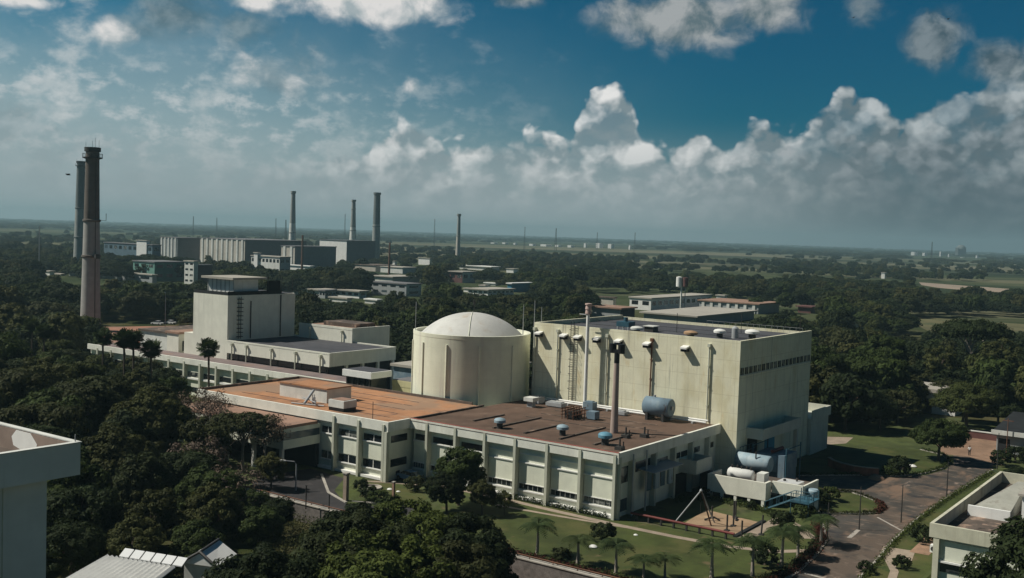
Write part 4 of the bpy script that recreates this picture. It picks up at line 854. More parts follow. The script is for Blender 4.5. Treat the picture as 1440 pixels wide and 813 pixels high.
part('casing', MB().box(151.6, 156.4, 58.4, 62.8, 0, 4.6), M['sblue'], t3); part('front_panel', MB().box(151.5, 151.59, 59.6, 62.6, 2.0, 4.4), M['pblue'], t3); part('top_pipe', MB().tube([(152, 60.5, 4.9), (156, 60.5, 4.9)], .28, 10), M['rust'], t3)
mb = MB()
for y in (58.0, 63.2): mb.tube([(151.2, y, 0), (151.2, y, 5.8)], .1, 6).tube([(156.8, y, 0), (156.8, y, 6.0)], .1, 6).tube([(151.2, y, 5.6), (156.8, y, 5.6)], .07, 6)
part('platform_frame', mb, M['blue'], t3)
st = thing('blue_stair', 'blue steel stair and landing with railings at the right end of the cream enclosure', 'stair', (137, 52, 0))
mb = MB()
for k in range(8): mb.box(136.2, 137.6, 54.6-k*.42, 55.0-k*.42, .2+k*.22, .28+k*.22)
parts('tread', mb, M['blue'], st)
part('landing', MB().box(136.0, 139.9, 48.8, 51.4, 1.9, 2.05), M['blue'], st)
mb = MB()
for x in (136.05, 137.75):
    mb.tube([(x, 54.9, .2), (x, 51.4, 2.0)], .08, 6); mb.tube([(x, 54.9, 1.3), (x, 51.4, 3.1), (x, 48.9, 3.1)], .05, 6)
    for k in range(7): mb.tube([(x, 54.8-k*.95, max(0, .2+k*.45) if k < 4 else 2.0), (x, 54.8-k*.95, min(1.3+k*.5, 3.1))], .045, 5)
for x in (136.1, 137.9, 139.8):
    for y in (48.9, 51.3): mb.tube([(x, y, 0), (x, y, 3.1)], .06, 6)
for zz in (2.5, 3.1): mb.tube([(136.1, 48.9, zz), (139.8, 48.9, zz)], .05, 5)
part('railing', mb, M['blue'], st); part('drum', MB().lathe([(.8, .1), (.8, 2.6), (.6, 2.8)], (141.6, 50.3, 0), 18), M['pblue'], st)
dr = thing('white_hatch', 'white flat hatch with dark fittings on the right part of the cream enclosure', 'hatch', (142, 53.6, 2.7)); part('hatch_lid', MB().box(140.8, 143.2, 52.2, 55.2, 2.702, 3.25), M['car_white'], dr); part('fitting', MB().tube([(142.5, 53, 3.25), (142.5, 53, 3.7)], .15, 8).tube([(141.6, 54.4, 3.25), (141.6, 54.4, 3.5)], .2, 8), M['steel'], dr)
bl_ = thing('blue_railing', 'blue pipe railing at the foot of the hall behind the yard tanks', 'railing', (146, 66, 0))
mb = MB()
for k in range(6): mb.tube([(149.0+k*1.1, 64.3, 0), (149.0+k*1.1, 64.3, 5.4)], .05, 5)
for zz in (4.6, 5.4): mb.tube([(149.0, 64.3, zz), (154.5, 64.3, zz)], .05, 5)
part('rail', mb, M['blue'], bl_)
for k, (x, y, h_, c) in enumerate(((143.2, 65.6, 2.6, 'blue'), (144.8, 66.2, 2.2, 'sblue'), (142.0, 66.4, 3.0, 'steel'))):
    solo('drum_unit', MB().lathe([(.7, 0), (.8, .2), (.8, h_-.3), (.5, h_)], (x, y, 0), 16), M[c], ['small blue upright drum in the shade below the balcony', 'slate upright drum at the shaded corner of annex and hall', 'dark upright drum under the annex balcony'][k], 'drum', (x, y, 0), 'drums in the shaded corner')
hp = thing('red_pipe', 'long dark red pipe on short posts along the lawn edge', 'pipe', (120, 59, 0))
part('pipe_run', MB().tube([(120.0, 66.2, .85), (119.9, 52.0, .85)], .16, 10), M['rust'], hp)
for k in range(8): part('post', MB().box(119.85, 120.15, 53+k*1.75, 53.2+k*1.75, 0, .7), M['steel'], hp)
th = thing('tripod_hoist', 'grey steel tripod hoist standing at the corner of the sand court', 'hoist', (123.6, 58.3, 0))
ap = (123.6, 58.3, 4.4)
for b, m_ in (((121.4, 60.9, 0), 'galv'), ((124.4, 57.1, 0), 'rustdk'), ((126.0, 57.4, 0), 'galv')): part('leg', MB().tube([b, ap], .10, 8), M[m_], th)
part('head', MB().lathe([(.15, 4.3), (.22, 4.4), (.1, 4.6)], (123.6, 58.3, 0), 8), M['galv'], th); part('chain', MB().tube([(123.6, 58.3, 4.3), (123.65, 58.3, 1.6)], .035, 5), M['steel'], th)
k = 0
for (x, y, h_, lab) in ((126.2, 54.9, 3.2, 'tallest dark post standing in the middle of the sand court'), (127.8, 58.6, 1.6, 'short dark post at the back of the sand court'), (123.6, 54.6, 2.0, 'dark post at the front of the sand court beside the red pipe'), (121.2, 51.6, 2.3, 'dark post by the paved strip right of the sand court'), (130.2, 56.4, 2.2, 'thin post before the piers of the cream enclosure'), (124.8, 50.6, 2.4, 'dark leaning post on the paved strip')):
    solo('steel_post', MB().tube([(x, y, 0), (x+(.35 if 'leaning' in lab else 0), y, h_)], .11, 6).box(x-.3, x+.3, y-.3, y+.3, 0, .12), M['steel'], lab, 'post', (x, y, 0), 'posts round the sand court')
for k, (x, y, a, lab) in enumerate(((128.6, 55.6, .6, 'curved dark frame lying on the sand court'), (127.2, 57.2, 2.2, 'second dark frame lying at the back of the sand court'))):
    solo('sand_frame', MB().tube([(x, y, .1), (x+.8*math.cos(a), y+.8*math.sin(a), .5), (x+2*math.cos(a), y+2*math.sin(a), .12)], .13, 6), M['steel'], lab, 'frame', (x, y, 0))

# ------------------------------------------------------------------ retaining wall and fence rail
wl = thing('stone_retaining_wall', 'rubble stone retaining wall along the near edge of the lawn, with a rusty rail on top', 'wall', (97, 76, -2.2))
part('wall', MB().box(96.55, 97.15, 40, 114, -2.25, .12), M['stone'], wl)
part('coping', MB().box(96.45, 97.25, 40, 114, .12, .24), M['kerb'], wl)
part('rail', MB().tube([(96.8, 40, .55), (96.8, 114, .55)], .07, 6), M['rustdk'], wl)
mb = MB()
for k in range(24): mb.tube([(96.8, 41+k*3.1, .24), (96.8, 41+k*3.1, .55)], .05, 5)
part('rail_post', mb, M['rustdk'], wl)
for k, (px, py) in enumerate(((698, 806), (727, 812), (462, 742), (430, 716), (506, 733))):
    p = at(px, py, -2.2 if k < 3 else 0.); h_ = (2.6, 2.6, 4.2, 3.0, 2.0)[k]
    solo('fence_post', MB().tube([p, p+Vector((0, 0, h_))], .08, 6).box(p.x-.1, p.x+.1, p.y-.1, p.y+.1, p.z+h_, p.z+h_+.08), M['steel'],
         ['dark fence post below the stone wall beside the orange dirt', 'dark fence post in the bottom lane right of the orange dirt', 'tall dark post between the near trees and the driveway', 'thin post standing at the left end of the driveway', 'thin dark post at the driveway near the gate pillar'][k], 'post', tuple(p), 'fence posts along the wall')
gp1 = thing('gate_pillar', 'pale tan gate pillar at the corner of the small garden bed', 'pillar', (102.0, 98.9, 0)); part('shaft', MB().box(101.75, 102.25, 98.6, 99.2, 0, 3.6), M['path'], gp1); part('cap', MB().box(101.65, 102.35, 98.5, 99.3, 3.6, 3.75), M['kerb'], gp1)
gp2 = thing('thin_gate_pillar', 'slim pinkish pillar at the right of the small garden bed', 'pillar', (104.3, 92.6, 0)); part('shaft', MB().box(104.15, 104.45, 92.45, 92.75, 0, 3.1), M['pink'], gp2); part('cap', MB().box(104.1, 104.5, 92.4, 92.8, 3.1, 3.2), M['kerb'], gp2)
solo('round_bed_rim', MB().lathe([(1.5, 0), (1.5, .25), (1.3, .25), (1.3, .05)], (109.3, 101.2, 0), 24), M['kerb'], 'round kerb ring in the small garden bed', 'kerb ring', (109.3, 101.2, 0))

# ------------------------------------------------------------------ lamps, poles, vehicles, person, birds
def lamp(x, y, h, a, label, dbl=False, m='galv'):
    t = thing('street_lamp', label, 'street lamp', (x, y, 0), 'street lamps')
    c, s = math.cos(a), math.sin(a)
    part('pole', MB().tube([(x, y, 0), (x, y, h*.9), (x+.3*c, y+.3*s, h), (x+1.6*c, y+1.6*s, h+.15)], [.11, .08, .06, .05], 8), M[m], t)
    part('lamp_head', MB().tube([(x+1.4*c, y+1.4*s, h+.12), (x+2.2*c, y+2.2*s, h+.18)], [.10, .16], 8), M['white'], t); return t
lamp(101.3, 107.6, 4.0, R(140), 'single arm street lamp at the left of the driveway under the sparse trees')
lamp(111.5, 22.5, 4.0, R(40), 'curved street lamp in front of the stained roof building at the right edge')
p = at(232, 470); lamp(p.x, p.y, 13, R(60), 'tall lamp pole at the edge of the terrace left of the ivory tower')
for k, (px, py, h_) in enumerate(((1267, 735, 5.0), (1331, 700, 5.2), (1208, 745, 5.5), (1402, 660, 6.0), (1163, 760, 4.6), (1415, 640, 6.5))):
    p = at(px, py)
    mb = MB().tube([p, p+Vector((0, 0, h_))], [.09, .06], 8)
    if k in (3, 5): mb.box(p.x-.05, p.x+.05, p.y-.9, p.y+.9, p.z+h_-.5, p.z+h_-.38)
    solo('utility_pole', mb, M['steel'] if k != 5 else M['rustdk'], ['thin dark pole on the verge halfway along the road', 'thin dark pole at the road edge beside the stained roof', 'thin pole between the island lawn and the palms', 'dark pole with a crossarm by the planted corner at the road end', 'thin pole among the palms at the lawn corner', 'tall brown pole with a crossarm beside the grey shed'][k], 'pole', tuple(p), 'poles along the road')

def make_car(name, label, paint, loc, rz, group):
    t = thing(name, label, 'car', (0, 0, 0), group)
    prof = [(-2.1, .35), (-2.15, .75), (-1.75, .95), (-1.2, 1.0), (1.05, .98), (1.9, .82), (2.1, .6), (2.1, .35)]
    mb = MB()
    def ext(pr, w0, w1=None):
        w1 = w1 or [w0]*len(pr); n = len(pr)
        vs = [(x, -w, z) for (x, z), w in zip(pr, w1)]+[(x, w, z) for (x, z), w in zip(pr, w1)]
        mb.add(vs, [tuple(range(n)), tuple(range(2*n-1, n-1, -1))]+[(i, n+i, n+(i+1) % n, (i+1) % n) for i in range(n)])
    ext(prof, .82); part('body', mb, M[paint], t)
    mb = MB(); ext([(-1.65, .98), (-1.2, 1.42), (.35, 1.44), (1.05, .98)], .7, [.76, .62, .62, .76]); part('window', mb, M['glass'], t)
    mb = MB(); ext([(-1.15, 1.42), (-1.1, 1.47), (.25, 1.48), (.32, 1.43)], .6); part('car_roof', mb, M[paint], t)
    for x in (-1.3, 1.3):
        for y in (-.78, .78): part('wheel', MB().tube([(x, y-.1, .32), (x, y+.1, .32)], .32, 14), M['tyre'], t)
    for y in (-.55, .55): part('headlight', MB().box(2.08, 2.13, y-.15, y+.15, .6, .74), M['white'], t)
    t.location = loc; t.rotation_euler = (0, 0, rz); return t
p = at(221, 457); car0 = make_car('parked_car', 'white car parked at the back of the terrace left of the ivory tower', 'car_white', tuple(p), R(105), None)
p = at(239, 456); dup(car0, tuple(p), R(100), 1, 'pale car parked in shade just right of the white car on the terrace')
make_car('parked_car', 'blue car parked against the annex wall behind the round leafy tree', 'car_blue', (116.4, 100.6, .02), R(80), None)
for k, (px, py) in enumerate(((33, 523), (42, 523), (82, 528), (92, 529))):
    p = at(px, py); dup(car0, tuple(p), R(120+k*7), 1, 'white car parked under the trees at the left edge', 'cars parked under the left trees')

def person(x, y, rz, label, shirt, scale=1.0):
    J = dict(pel=(0, 0, .95), chest=(0, 0, 1.28), neck=(0, 0, 1.48), head=(0, .01, 1.60), top=(0, .01, 1.72),
             ls=(-.19, 0, 1.42), le=(-.25, .02, 1.15), lh=(-.24, .12, .92), rs=(.19, 0, 1.42), re=(.26, .0, 1.15), rh=(.25, .1, .90),
             lp=(-.1, 0, .9), lk=(-.11, .05, .5), la=(-.11, -.06, .08), lt=(-.11, .12, .04), rp=(.1, 0, .9), rk=(.11, .12, .5), ra=(.11, .1, .08), rt=(.11, .28, .04))
    rad = dict(pel=.13, chest=.15, neck=.06, head=.095, top=.06, ls=.07, le=.045, lh=.04, rs=.07, re=.045, rh=.04, lp=.09, lk=.06, la=.045, lt=.035, rp=.09, rk=.06, ra=.045, rt=.035)
    ed = [('pel', 'chest'), ('chest', 'neck'), ('neck', 'head'), ('head', 'top'), ('chest', 'ls'), ('ls', 'le'), ('le', 'lh'), ('chest', 'rs'), ('rs', 're'), ('re', 'rh'), ('pel', 'lp'), ('lp', 'lk'), ('lk', 'la'), ('la', 'lt'), ('pel', 'rp'), ('rp', 'rk'), ('rk', 'ra'), ('ra', 'rt')]
    def skin(name, keys, m, parent, grow=0., ret=None):
        me = bpy.data.meshes.new(name); ks = list(keys); me.from_pydata([J[k] for k in ks], [(ks.index(a), ks.index(b)) for a, b in ed if a in ks and b in ks], [])
        me.materials.append(m); o = bpy.data.objects.new(name, me); COL.objects.link(o); o.parent = parent
        bm = bmesh.new(); bm.from_mesh(me); ly = bm.verts.layers.skin.verify(); bm.verts.ensure_lookup_table()
        for i, k in enumerate(ks): bm.verts[i][ly].radius = (rad[k]+grow,)*2
        bm.verts[0][ly].use_root = True; bm.to_mesh(me); bm.free()
        o.modifiers.new('skin', 'SKIN'); sb = o.modifiers.new('sub', 'SUBSURF'); sb.levels = 1; sb.render_levels = 1; return o
    t = thing('person', label, 'person', (0, 0, 0))
    skin('body', J.keys(), M['skin'], t)
    skin('shirt', ('chest', 'pel', 'ls', 'le', 'rs', 're'), shirt, t, .02)
    skin('trousers', ('pel', 'lp', 'lk', 'la', 'rp', 'rk', 'ra'), M['trousers'], t, .018)
    part('hair', MB().lathe([(.10, 1.64), (.105, 1.70), (.06, 1.77), (.01, 1.785)], (0, -.01, 0), 12), M['black'], t)
    t.location = (x, y, 0); t.rotation_euler = (0, 0, rz); return t
cw = thing('curved_brick_wall', 'low curved reddish brick wall at the corner of the far lawn and the road', 'wall', (165, 53, 0))
mb = MB(); pts_ = [(171.5, 58.6), (169.8, 57.2), (168.6, 55.4), (168.0, 53.4), (168.2, 51.4), (168.9, 49.8)]
L1, L2 = ribbon(pts_, .35)
for i in range(5): mb.prism([L1[i], L2[i], L2[i+1], L1[i+1]], .0, 1.3)
part('wall', mb, mat('red brick', (.20, .075, .05), var=.3, sc=1.), cw)
mb = MB(); L1, L2 = ribbon(pts_, .5)
for i in range(5): mb.prism([L1[i], L2[i], L2[i+1], L1[i+1]], 1.3, 1.42)
part('coping', mb, M['path'], cw)
solo('soil_heap', MB().lathe([(1.3, 0), (1.0, .35), (.5, .6), (.02, .68)], (167.3, 49.6, 0), 11), M['earth'], 'small heap of orange soil at the end of the curved brick wall', 'soil heap', (167.3, 49.6, 0))
p = at(1363, 641); person(p.x, p.y, R(100), 'person in a white shirt and dark trousers walking on the dirt at the road end', M['shirt'])
def bird(px, py, D, span, label):
    p = atD(px, py, D); b = MB()
    b.tube([p+Vector((-.35, 0, 0))*span, p+Vector((-.1, 0, .03))*span, p+Vector((.15, 0, .03))*span, p+Vector((.36, 0, 0))*span], [.02*span, .09*span, .08*span, .01*span], 8)
    t = solo('bird', b, M['black'], label, 'bird', tuple(p), 'birds in the sky')
    for s in (-1, 1):
        part('wing', MB().add([p+Vector((.12*span, s*.05*span, .03*span)), p+Vector((-.12*span, s*.05*span, .03*span)), p+Vector((-.2*span, s*.32*span, .16*span)), p+Vector((-.05*span, s*.55*span, .1*span)), p+Vector((.1*span, s*.3*span, .17*span))], [(0, 1, 2, 4), (4, 2, 3)]), M['black'], t)
bird(96, 246, 150, 1.0, 'dark bird flying left of the tall chimneys')
bird(1200, 25, 170, .8, 'small dark bird high in the blue at the upper right')
bird(1333, 27, 160, .9, 'dark bird against the round grey cloud at the upper right')

# ------------------------------------------------------------------ chimneys, masts, water tower
def chimney(label, x, y, h, r0, r1, lower, upper, split, rings, name='chimney', plat=True, group='tall chimneys'):
    t = thing(name, label, 'chimney', (x, y, 0), group)
    rs_ = lambda z: r0+(r1-r0)*min(1, z/h)**.8
    zz = [h*split*k/6 for k in range(7)]
    part('shaft', MB().lathe([(rs_(z), z) for z in zz], (x, y, 0), 28), lower, t)
    zz = [h*(split+(1-split)*k/4) for k in range(5)]
    pr = [(rs_(z)-.02, z) for z in zz]; pr += [(r1*.72, h), (r1*.70, h-2)]
    part('upper_shaft', MB().lathe(pr, (x, y, 0), 28), upper, t)
    for q in rings:
        z = h*q; r = rs_(z)
        part('ring', MB().lathe([(r-.05, z-.5), (r+.35, z-.3), (r+.35, z+.25), (r-.05, z+.4)], (x, y, 0), 28), upper, t)
    if plat:
        g = part('gallery', MB().lathe([(r1+.02, h-3.6), (r1+1.0, h-3.3), (r1+1.0, h-3.0), (r1+.02, h-3.0)], (x, y, 0), 28).lathe([(r1+.02, h-1.3), (r1+.45, h-1.2), (r1+.45, h+.1), (r1*.75, h+.1)], (x, y, 0), 28), M['steel'], t)
        mb = MB()
        for k in range(14):
            a = k*2*math.pi/14; c, s = math.cos(a), math.sin(a); mb.tube([(x+(r1+.95)*c, y+(r1+.95)*s, h-3.0), (x+(r1+.95)*c, y+(r1+.95)*s, h-1.9)], .06, 4)
        mb.tube([(x+(r1+.95)*math.cos(k*.3), y+(r1+.95)*math.sin(k*.3), h-1.9) for k in range(22)], .06, 4)
        part('railing', mb, M['steel'], t)
        mb = MB()
        for k, (a, hh_) in enumerate(((.6, 4.2), (2.4, 2.2), (4.1, 2.6), (5.3, 3.0))): mb.tube([(x+r1*math.cos(a), y+r1*math.sin(a), h), (x+r1*math.cos(a), y+r1*math.sin(a), h+hh_*.8)], .05, 4)
        part('lightning_rod', mb, M['steel'], t)
    return t
ch = chimney('tallest nearest chimney, pinkish grey concrete below and soot brown above, on the left', 201.7, 310.3, 58.3, 3.2, 2.05, M['conc'], M['concd'], .61, (.41, .605))
mb = MB().box(201.7-3.3*.2-.4, 201.7+.4, 310.3-4.2, 310.3-2.9, 23.2, 24.6); part('cable_box', mb, M['steel'], ch)
part('ladder', MB().tube([(201.2, 307.1, 2), (201.4, 307.8, 36), (201.5, 308.1, 56)], .12, 5), M['steel'], ch)
part('lamp_arm', MB().tube([(203.2, 308.6, 35.4), (204.6, 306.9, 35.4), (204.6, 306.9, 37.6)], .1, 5), M['steel'], ch)
p = at(112, 379); chimney('slimmer grey chimney standing just behind the tallest one on the left', p.x, p.y, atD(115, 227, math.hypot(p.x, p.y)).z, 4.6, 2.7, M['concg'], M['concgd'], .56, (.3, .57))
for (bx_, by, tx, ty, D, r0, r1, lo, up_, lab, rg) in (
    (411, 337, 414, 269, 1060, 4.4, 1.9, 'offw', 'concg', 'thin distant chimney with a white lower half, leftmost behind the grey works', (.42,)),
    (496, 338, 498, 281, 1160, 4.8, 1.9, 'offw', 'concg', 'short distant chimney with a broad pale foot, between the two dark works', (.5, .85)),
    (528, 367, 531.5, 271, 1120, 4.6, 3.2, 'concg', 'concgd', 'stout distant grey chimney at the right end of the works', (.52,)),
    (643.5, 369, 647, 301, 1215, 3.0, 1.7, 'tan', 'concg', 'pale slim chimney standing alone among trees beyond the dome', (.55,))):
    p = atD(bx_, by, D); p.z = 0; top = atD(tx, ty, D).z
    chimney(lab, p.x, p.y, top, r0, r1, M[lo], M[up_], .55, rg, plat=False)
    part('top_ring', MB().lathe([(r1, top-2.4), (r1+.7, top-1.9), (r1+.7, top+.1), (r1*.6, top+.1)], (p.x, p.y, 0), 20), M[up_], bpy.data.objects[[o.name for o in COL.objects if o.get('label') == lab][0]])
for k, (x, yt, D) in enumerate(((271, 304, 2600), (304, 306, 2800), (387, 307, 2400), (401, 309, 1800), (610, 308, 2400), (737, 319, 2200), (781, 321, 2300), (839, 327, 2600), (892, 327, 2500), (484, 301, 2400), (1310, 340, 3000), (55, 318, 700))):
    g = atD(x, 360, D); top = atD(x, yt, D).z; r = .0005*D*(1.1 if k in (3, 6) else .7)
    mb = MB()
    for a in range(3):
        dx, dy = math.cos(a*2.09), math.sin(a*2.09); mb.tube([(g.x+dx*r*2.2, g.y+dy*r*2.2, 0), (g.x+dx*r*.5, g.y+dy*r*.5, top)], r*.42, 4)
    for q in range(8):
        z = top*(q+1)/9; rr_ = r*(2.2-1.7*z/top); mb.tube([(g.x+rr_*math.cos(a*2.09), g.y+rr_*math.sin(a*2.09), z) for a in (0, 1, 2, 3)], r*.25, 4, False)
    solo('lattice_mast', mb, M['steel'] if k != 11 else M['galv'], 'thin far lattice mast rising above the horizon trees' if k != 11 else 'pale lattice mast rising from the trees left of the tall chimneys', 'mast', (g.x, g.y, 0), 'far masts on the horizon' if k != 11 else None)
p = at(957, 437); wt = thing('water_tower', 'small water tank on a thin pole, half white and half brick red, behind the hall', 'water tower', (p.x, p.y, 0))
zt = atD(957, 389, math.hypot(p.x, p.y)).z
part('pole', MB().tube([(p.x, p.y, 0), (p.x, p.y, zt-5)], .45, 8), M['offw'], wt); part('tank', MB().lathe([(.5, zt-5.4), (1.5, zt-5), (1.5, zt-.3), (.4, zt)], (p.x-.4, p.y+1.2, 0), 16), M['white'], wt); part('red_tank', MB().lathe([(.5, zt-5.2), (1.4, zt-4.8), (1.4, zt-.5), (.4, zt-.3)], (p.x+.6, p.y-1.7, 0), 16), M['maroon'], wt)
part('side_pole', MB().tube([(p.x+1, p.y-1.6, 0), (p.x+1, p.y-1.6, zt-6)], .2, 6), M['galv'], wt)

# ------------------------------------------------------------------ middle distance and far buildings
OCC = [(142, 238, 462, 489, 385)]                                        # (left px, right px, top px, base px, distance): kept clear of nearer tree tops
def block(name, label, cat, x0, xc, x1, yt, yb, wall, side=None, roof='paleroof', D=None, depth=None, wins=0, pil=0, band=None, over=.5, group=None, rows=1, clear=True):
    """corner of the building at photo column xc: its sunlit long face runs off to x0, its other face to x1"""
    g = at(xc, yb) if D is None else atD(xc, yb, D); d = math.hypot(g.x, g.y); h = atD(xc, yt, d).z
    z0 = 0 if D is None else min(0, g.z)
    def len_along(ax, px):
        lo, hi = 0., 900.
        for _ in range(40):
            m_ = (lo+hi)/2; q = pix((g.x+(m_ if ax == 0 else 0), g.y+(m_ if ax == 1 else 0), max(g.z, 0)))[0]
            if (ax == 0 and q < px) or (ax == 1 and q > px): lo = m_
            else: hi = m_
        return lo
    ly = max(len_along(1, x0), 3.) if x0 < xc else 8.; lx = max(len_along(0, x1), 3.) if x1 > xc else (depth or 12.)
    X0, X1, Y0, Y1 = g.x, g.x+lx, g.y, g.y+ly
    t = thing(name, label, cat, (g.x, g.y, 0), group)
    part('wall', MB().box(X0, X1, Y0, Y1, 0, h-.6), M[wall], t)
    if side: part('side_wall', MB().box(X0+.06, X1+.02, Y0-.06, Y0-.004, 0, h-.62), M[side], t)  # on the works halls this darker side holds shade in its colour
    part('roof', MB().box(X0-over, X1+over, Y0-over, Y1+over, h-.6, h), M[roof], t)
    n = int(pil)
    for k in range(n): y = Y0+ly*(k+.5)/n; part('pilaster', MB().box(X0-.5, X0-.003, y-ly/n*.16, y+ly/n*.16, 0, h-.62), M['offw'] if wall != 'offw' else M['white'], t)
    for r in range(rows):
        z = (h-.6)*(r+.45)/rows; hh_ = (h-.6)/rows*.34
        for k in range(int(wins)):
            y = Y0+ly*(k+.5)/wins; part('window', MB().box(X0-.05, X0+.02, y-ly/wins*.3, y+ly/wins*.3, z, z+hh_), M['glass'], t)
        nx = int(max(0, wins*lx/ly)) if x1 > xc+6 else 0
        for k in range(min(nx, 14)):
            x = X0+lx*(k+.5)/min(nx, 14); part('window', MB().box(x-lx/nx*.3, x+lx/nx*.3, Y0-.1, Y0-.062, z, z+hh_), M['glass'], t)
    if clear: OCC.append((min(x0, xc)-2, max(x1, xc)+2, yt, yb, d))
    return t
B = block
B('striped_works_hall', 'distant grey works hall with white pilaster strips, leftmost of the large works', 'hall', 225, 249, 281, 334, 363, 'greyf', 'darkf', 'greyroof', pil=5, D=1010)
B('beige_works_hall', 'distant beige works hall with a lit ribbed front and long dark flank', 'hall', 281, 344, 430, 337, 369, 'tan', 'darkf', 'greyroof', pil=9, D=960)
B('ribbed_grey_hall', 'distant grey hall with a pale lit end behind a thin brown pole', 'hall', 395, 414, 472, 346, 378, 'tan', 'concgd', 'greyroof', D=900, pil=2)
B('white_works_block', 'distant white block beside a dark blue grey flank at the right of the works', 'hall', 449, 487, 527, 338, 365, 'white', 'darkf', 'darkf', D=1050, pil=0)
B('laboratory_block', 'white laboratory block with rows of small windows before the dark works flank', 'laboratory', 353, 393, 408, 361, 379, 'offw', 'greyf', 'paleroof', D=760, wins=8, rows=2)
B('roof_cabin_house', 'small white rooftop cabin on the laboratory', 'cabin', 357, 362, 366, 355, 362, 'white', None, 'paleroof', D=775)
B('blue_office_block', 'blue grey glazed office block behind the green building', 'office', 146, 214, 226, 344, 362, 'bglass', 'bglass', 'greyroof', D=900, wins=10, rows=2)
B('white_roof_cabin', 'white cabin on the roof of the blue grey office block', 'cabin', 192, 206, 210, 338, 346, 'white', None, 'paleroof', D=905)
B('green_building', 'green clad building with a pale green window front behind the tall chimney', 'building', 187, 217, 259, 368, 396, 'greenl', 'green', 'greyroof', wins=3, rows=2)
B('narrow_pink_block', 'narrow pinkish white block with small windows right of the green building', 'block', 259, 272, 276, 367, 400, 'offw', None, 'paleroof', wins=2, rows=4)
B('maroon_block', 'low maroon block beside the narrow pinkish block', 'block', 274, 277, 298, 372, 398, 'maroon', 'maroon', 'greyroof')
B('long_grey_shed', 'long low grey shed crossing behind the tall chimney', 'shed', 97, 214, 218, 386, 398, 'greyf', None, 'paleroof', wins=6)
B('tiny_white_hut', 'tiny white hut among trees left of the chimneys', 'hut', 64, 70, 72, 381, 388, 'white', None, 'paleroof', depth=6)
B('low_white_hut', 'low white hut among trees right of the tiny hut', 'hut', 75, 86, 87, 385, 388, 'white', None, 'paleroof', depth=6)
B('flat_tan_depot', 'long flat tan roofed depot behind the ivory tower', 'depot', 395, 450, 470, 407, 419, 'offw', 'greyf', 'paleroof', over=1)
B('white_depot', 'low white depot with stepped pale roofs between tower and trees', 'depot', 462, 505, 515, 409, 420, 'white', 'offw', 'paleroof', over=1.2, wins=5)
B('grey_depot_house', 'grey house in front of the white depot', 'house', 449, 457, 472, 408, 420, 'greyf', 'greyf', 'greyroof', wins=2)
B('lower_depot_house', 'low white roofed house just below the white depot', 'house', 463, 488, 490, 419, 426, 'offw', None, 'paleroof', depth=10)
B('grey_office_house', 'grey two storey house with white window bays among trees behind the dome', 'house', 522, 571, 592, 399, 417, 'greyf', 'offw', 'greyroof', wins=4, rows=2)
B('terrace_house', 'house with long tan roof terraces behind the grey house', 'house', 523, 552, 590, 389, 399, 'offw', 'tan', 'paleroof', over=1)
B('tan_long_shed', 'long pinkish tan shed in front of the distant chimneys', 'shed', 497, 528, 560, 373, 382, 'tan', 'tan', 'dirtyroof', over=.6)
B('tan_terrace_shed', 'pale long shed right of the pinkish tan shed', 'shed', 535, 566, 586, 376, 385, 'offw', 'offw', 'paleroof')
B('white_far_house', 'white house with a flat roof peeping above the trees left of the lone chimney', 'house', 588, 604, 606, 363, 373, 'white', None, 'paleroof', depth=14)
B('tank_tower_house', 'small white dome topped hut before the distant chimneys', 'hut', 552, 555, 558, 367, 374, 'white', None, 'paleroof')
B('maroon_house', 'maroon house with three pinkish white bays right of the lone chimney', 'house', 632, 650, 668, 382, 398, 'maroon', 'offw', 'paleroof', over=1, wins=2)
B('long_white_shed', 'long thin white roofed shed behind the maroon house', 'shed', 646, 690, 702, 375, 381, 'offw', None, 'white', over=1)
B('white_flat_house', 'white flat roofed house left of the blue shed', 'house', 658, 686, 722, 407, 416, 'white', 'offw', 'paleroof', over=1, wins=4)
B('small_white_cabin', 'small white cabin on top of the white flat roofed house', 'cabin', 674, 682, 688, 401, 409, 'white', None, 'paleroof')
B('far_white_roof', 'thin pale roof behind the small white cabin', 'shed', 681, 697, 699, 398, 402, 'offw', None, 'white', depth=12)
B('white_flat_shed', 'white flat roofed sheds at the foot of the ribbed grey hall', 'shed', 403, 436, 441, 374, 381, 'white', None, 'white', over=.8)
B('thin_roof_shed', 'thin white roofed shed before the dark blue grey flank of the works', 'shed', 472, 491, 495, 362, 367, 'offw', None, 'white', over=.8)
B('pale_low_shed', 'pale low shed right of the white flat roofed sheds', 'shed', 436, 449, 452, 369, 376, 'offw', None, 'paleroof')
B('small_pale_house', 'small pale house half hidden in trees left of the dome', 'house', 513, 530, 535, 421, 428, 'offw', 'greyf', 'white')
B('tiny_pale_house', 'tiny pale house in trees right of the maroon house', 'house', 652, 658, 661, 405, 411, 'white', None, 'paleroof', depth=7)
B('blue_shed', 'bright blue shed with a white roof in the trees', 'shed', 716, 719, 757, 398, 411, 'bluewall', 'bluewall', 'white', over=.8)
B('small_white_house', 'small white house far right of the long white roof', 'house', 712, 722, 730, 378, 384, 'white', None, 'paleroof')
B('white_lab_house', 'white house with one dark doorway behind the hall roof', 'house', 885, 915, 1000, 419, 437, 'white', 'white', 'paleroof', wins=2)
B('white_colonnade', 'long white building with grey bays behind the hall roof', 'building', 983, 1066, 1095, 427, 442, 'greyf', 'greyf', 'pink', pil=7, over=.8)
B('colonnade_roof_house', 'white cube on the roof of the long white building', 'cabin', 1007, 1018, 1022, 415, 428, 'white', None, 'paleroof')
B('pale_roof_depot', 'wide depot with a pale flat roof and slatted sides just behind the hall', 'depot', 905, 978, 1060, 444, 458, 'greyf', 'greyf', 'paleroof', over=1.5)
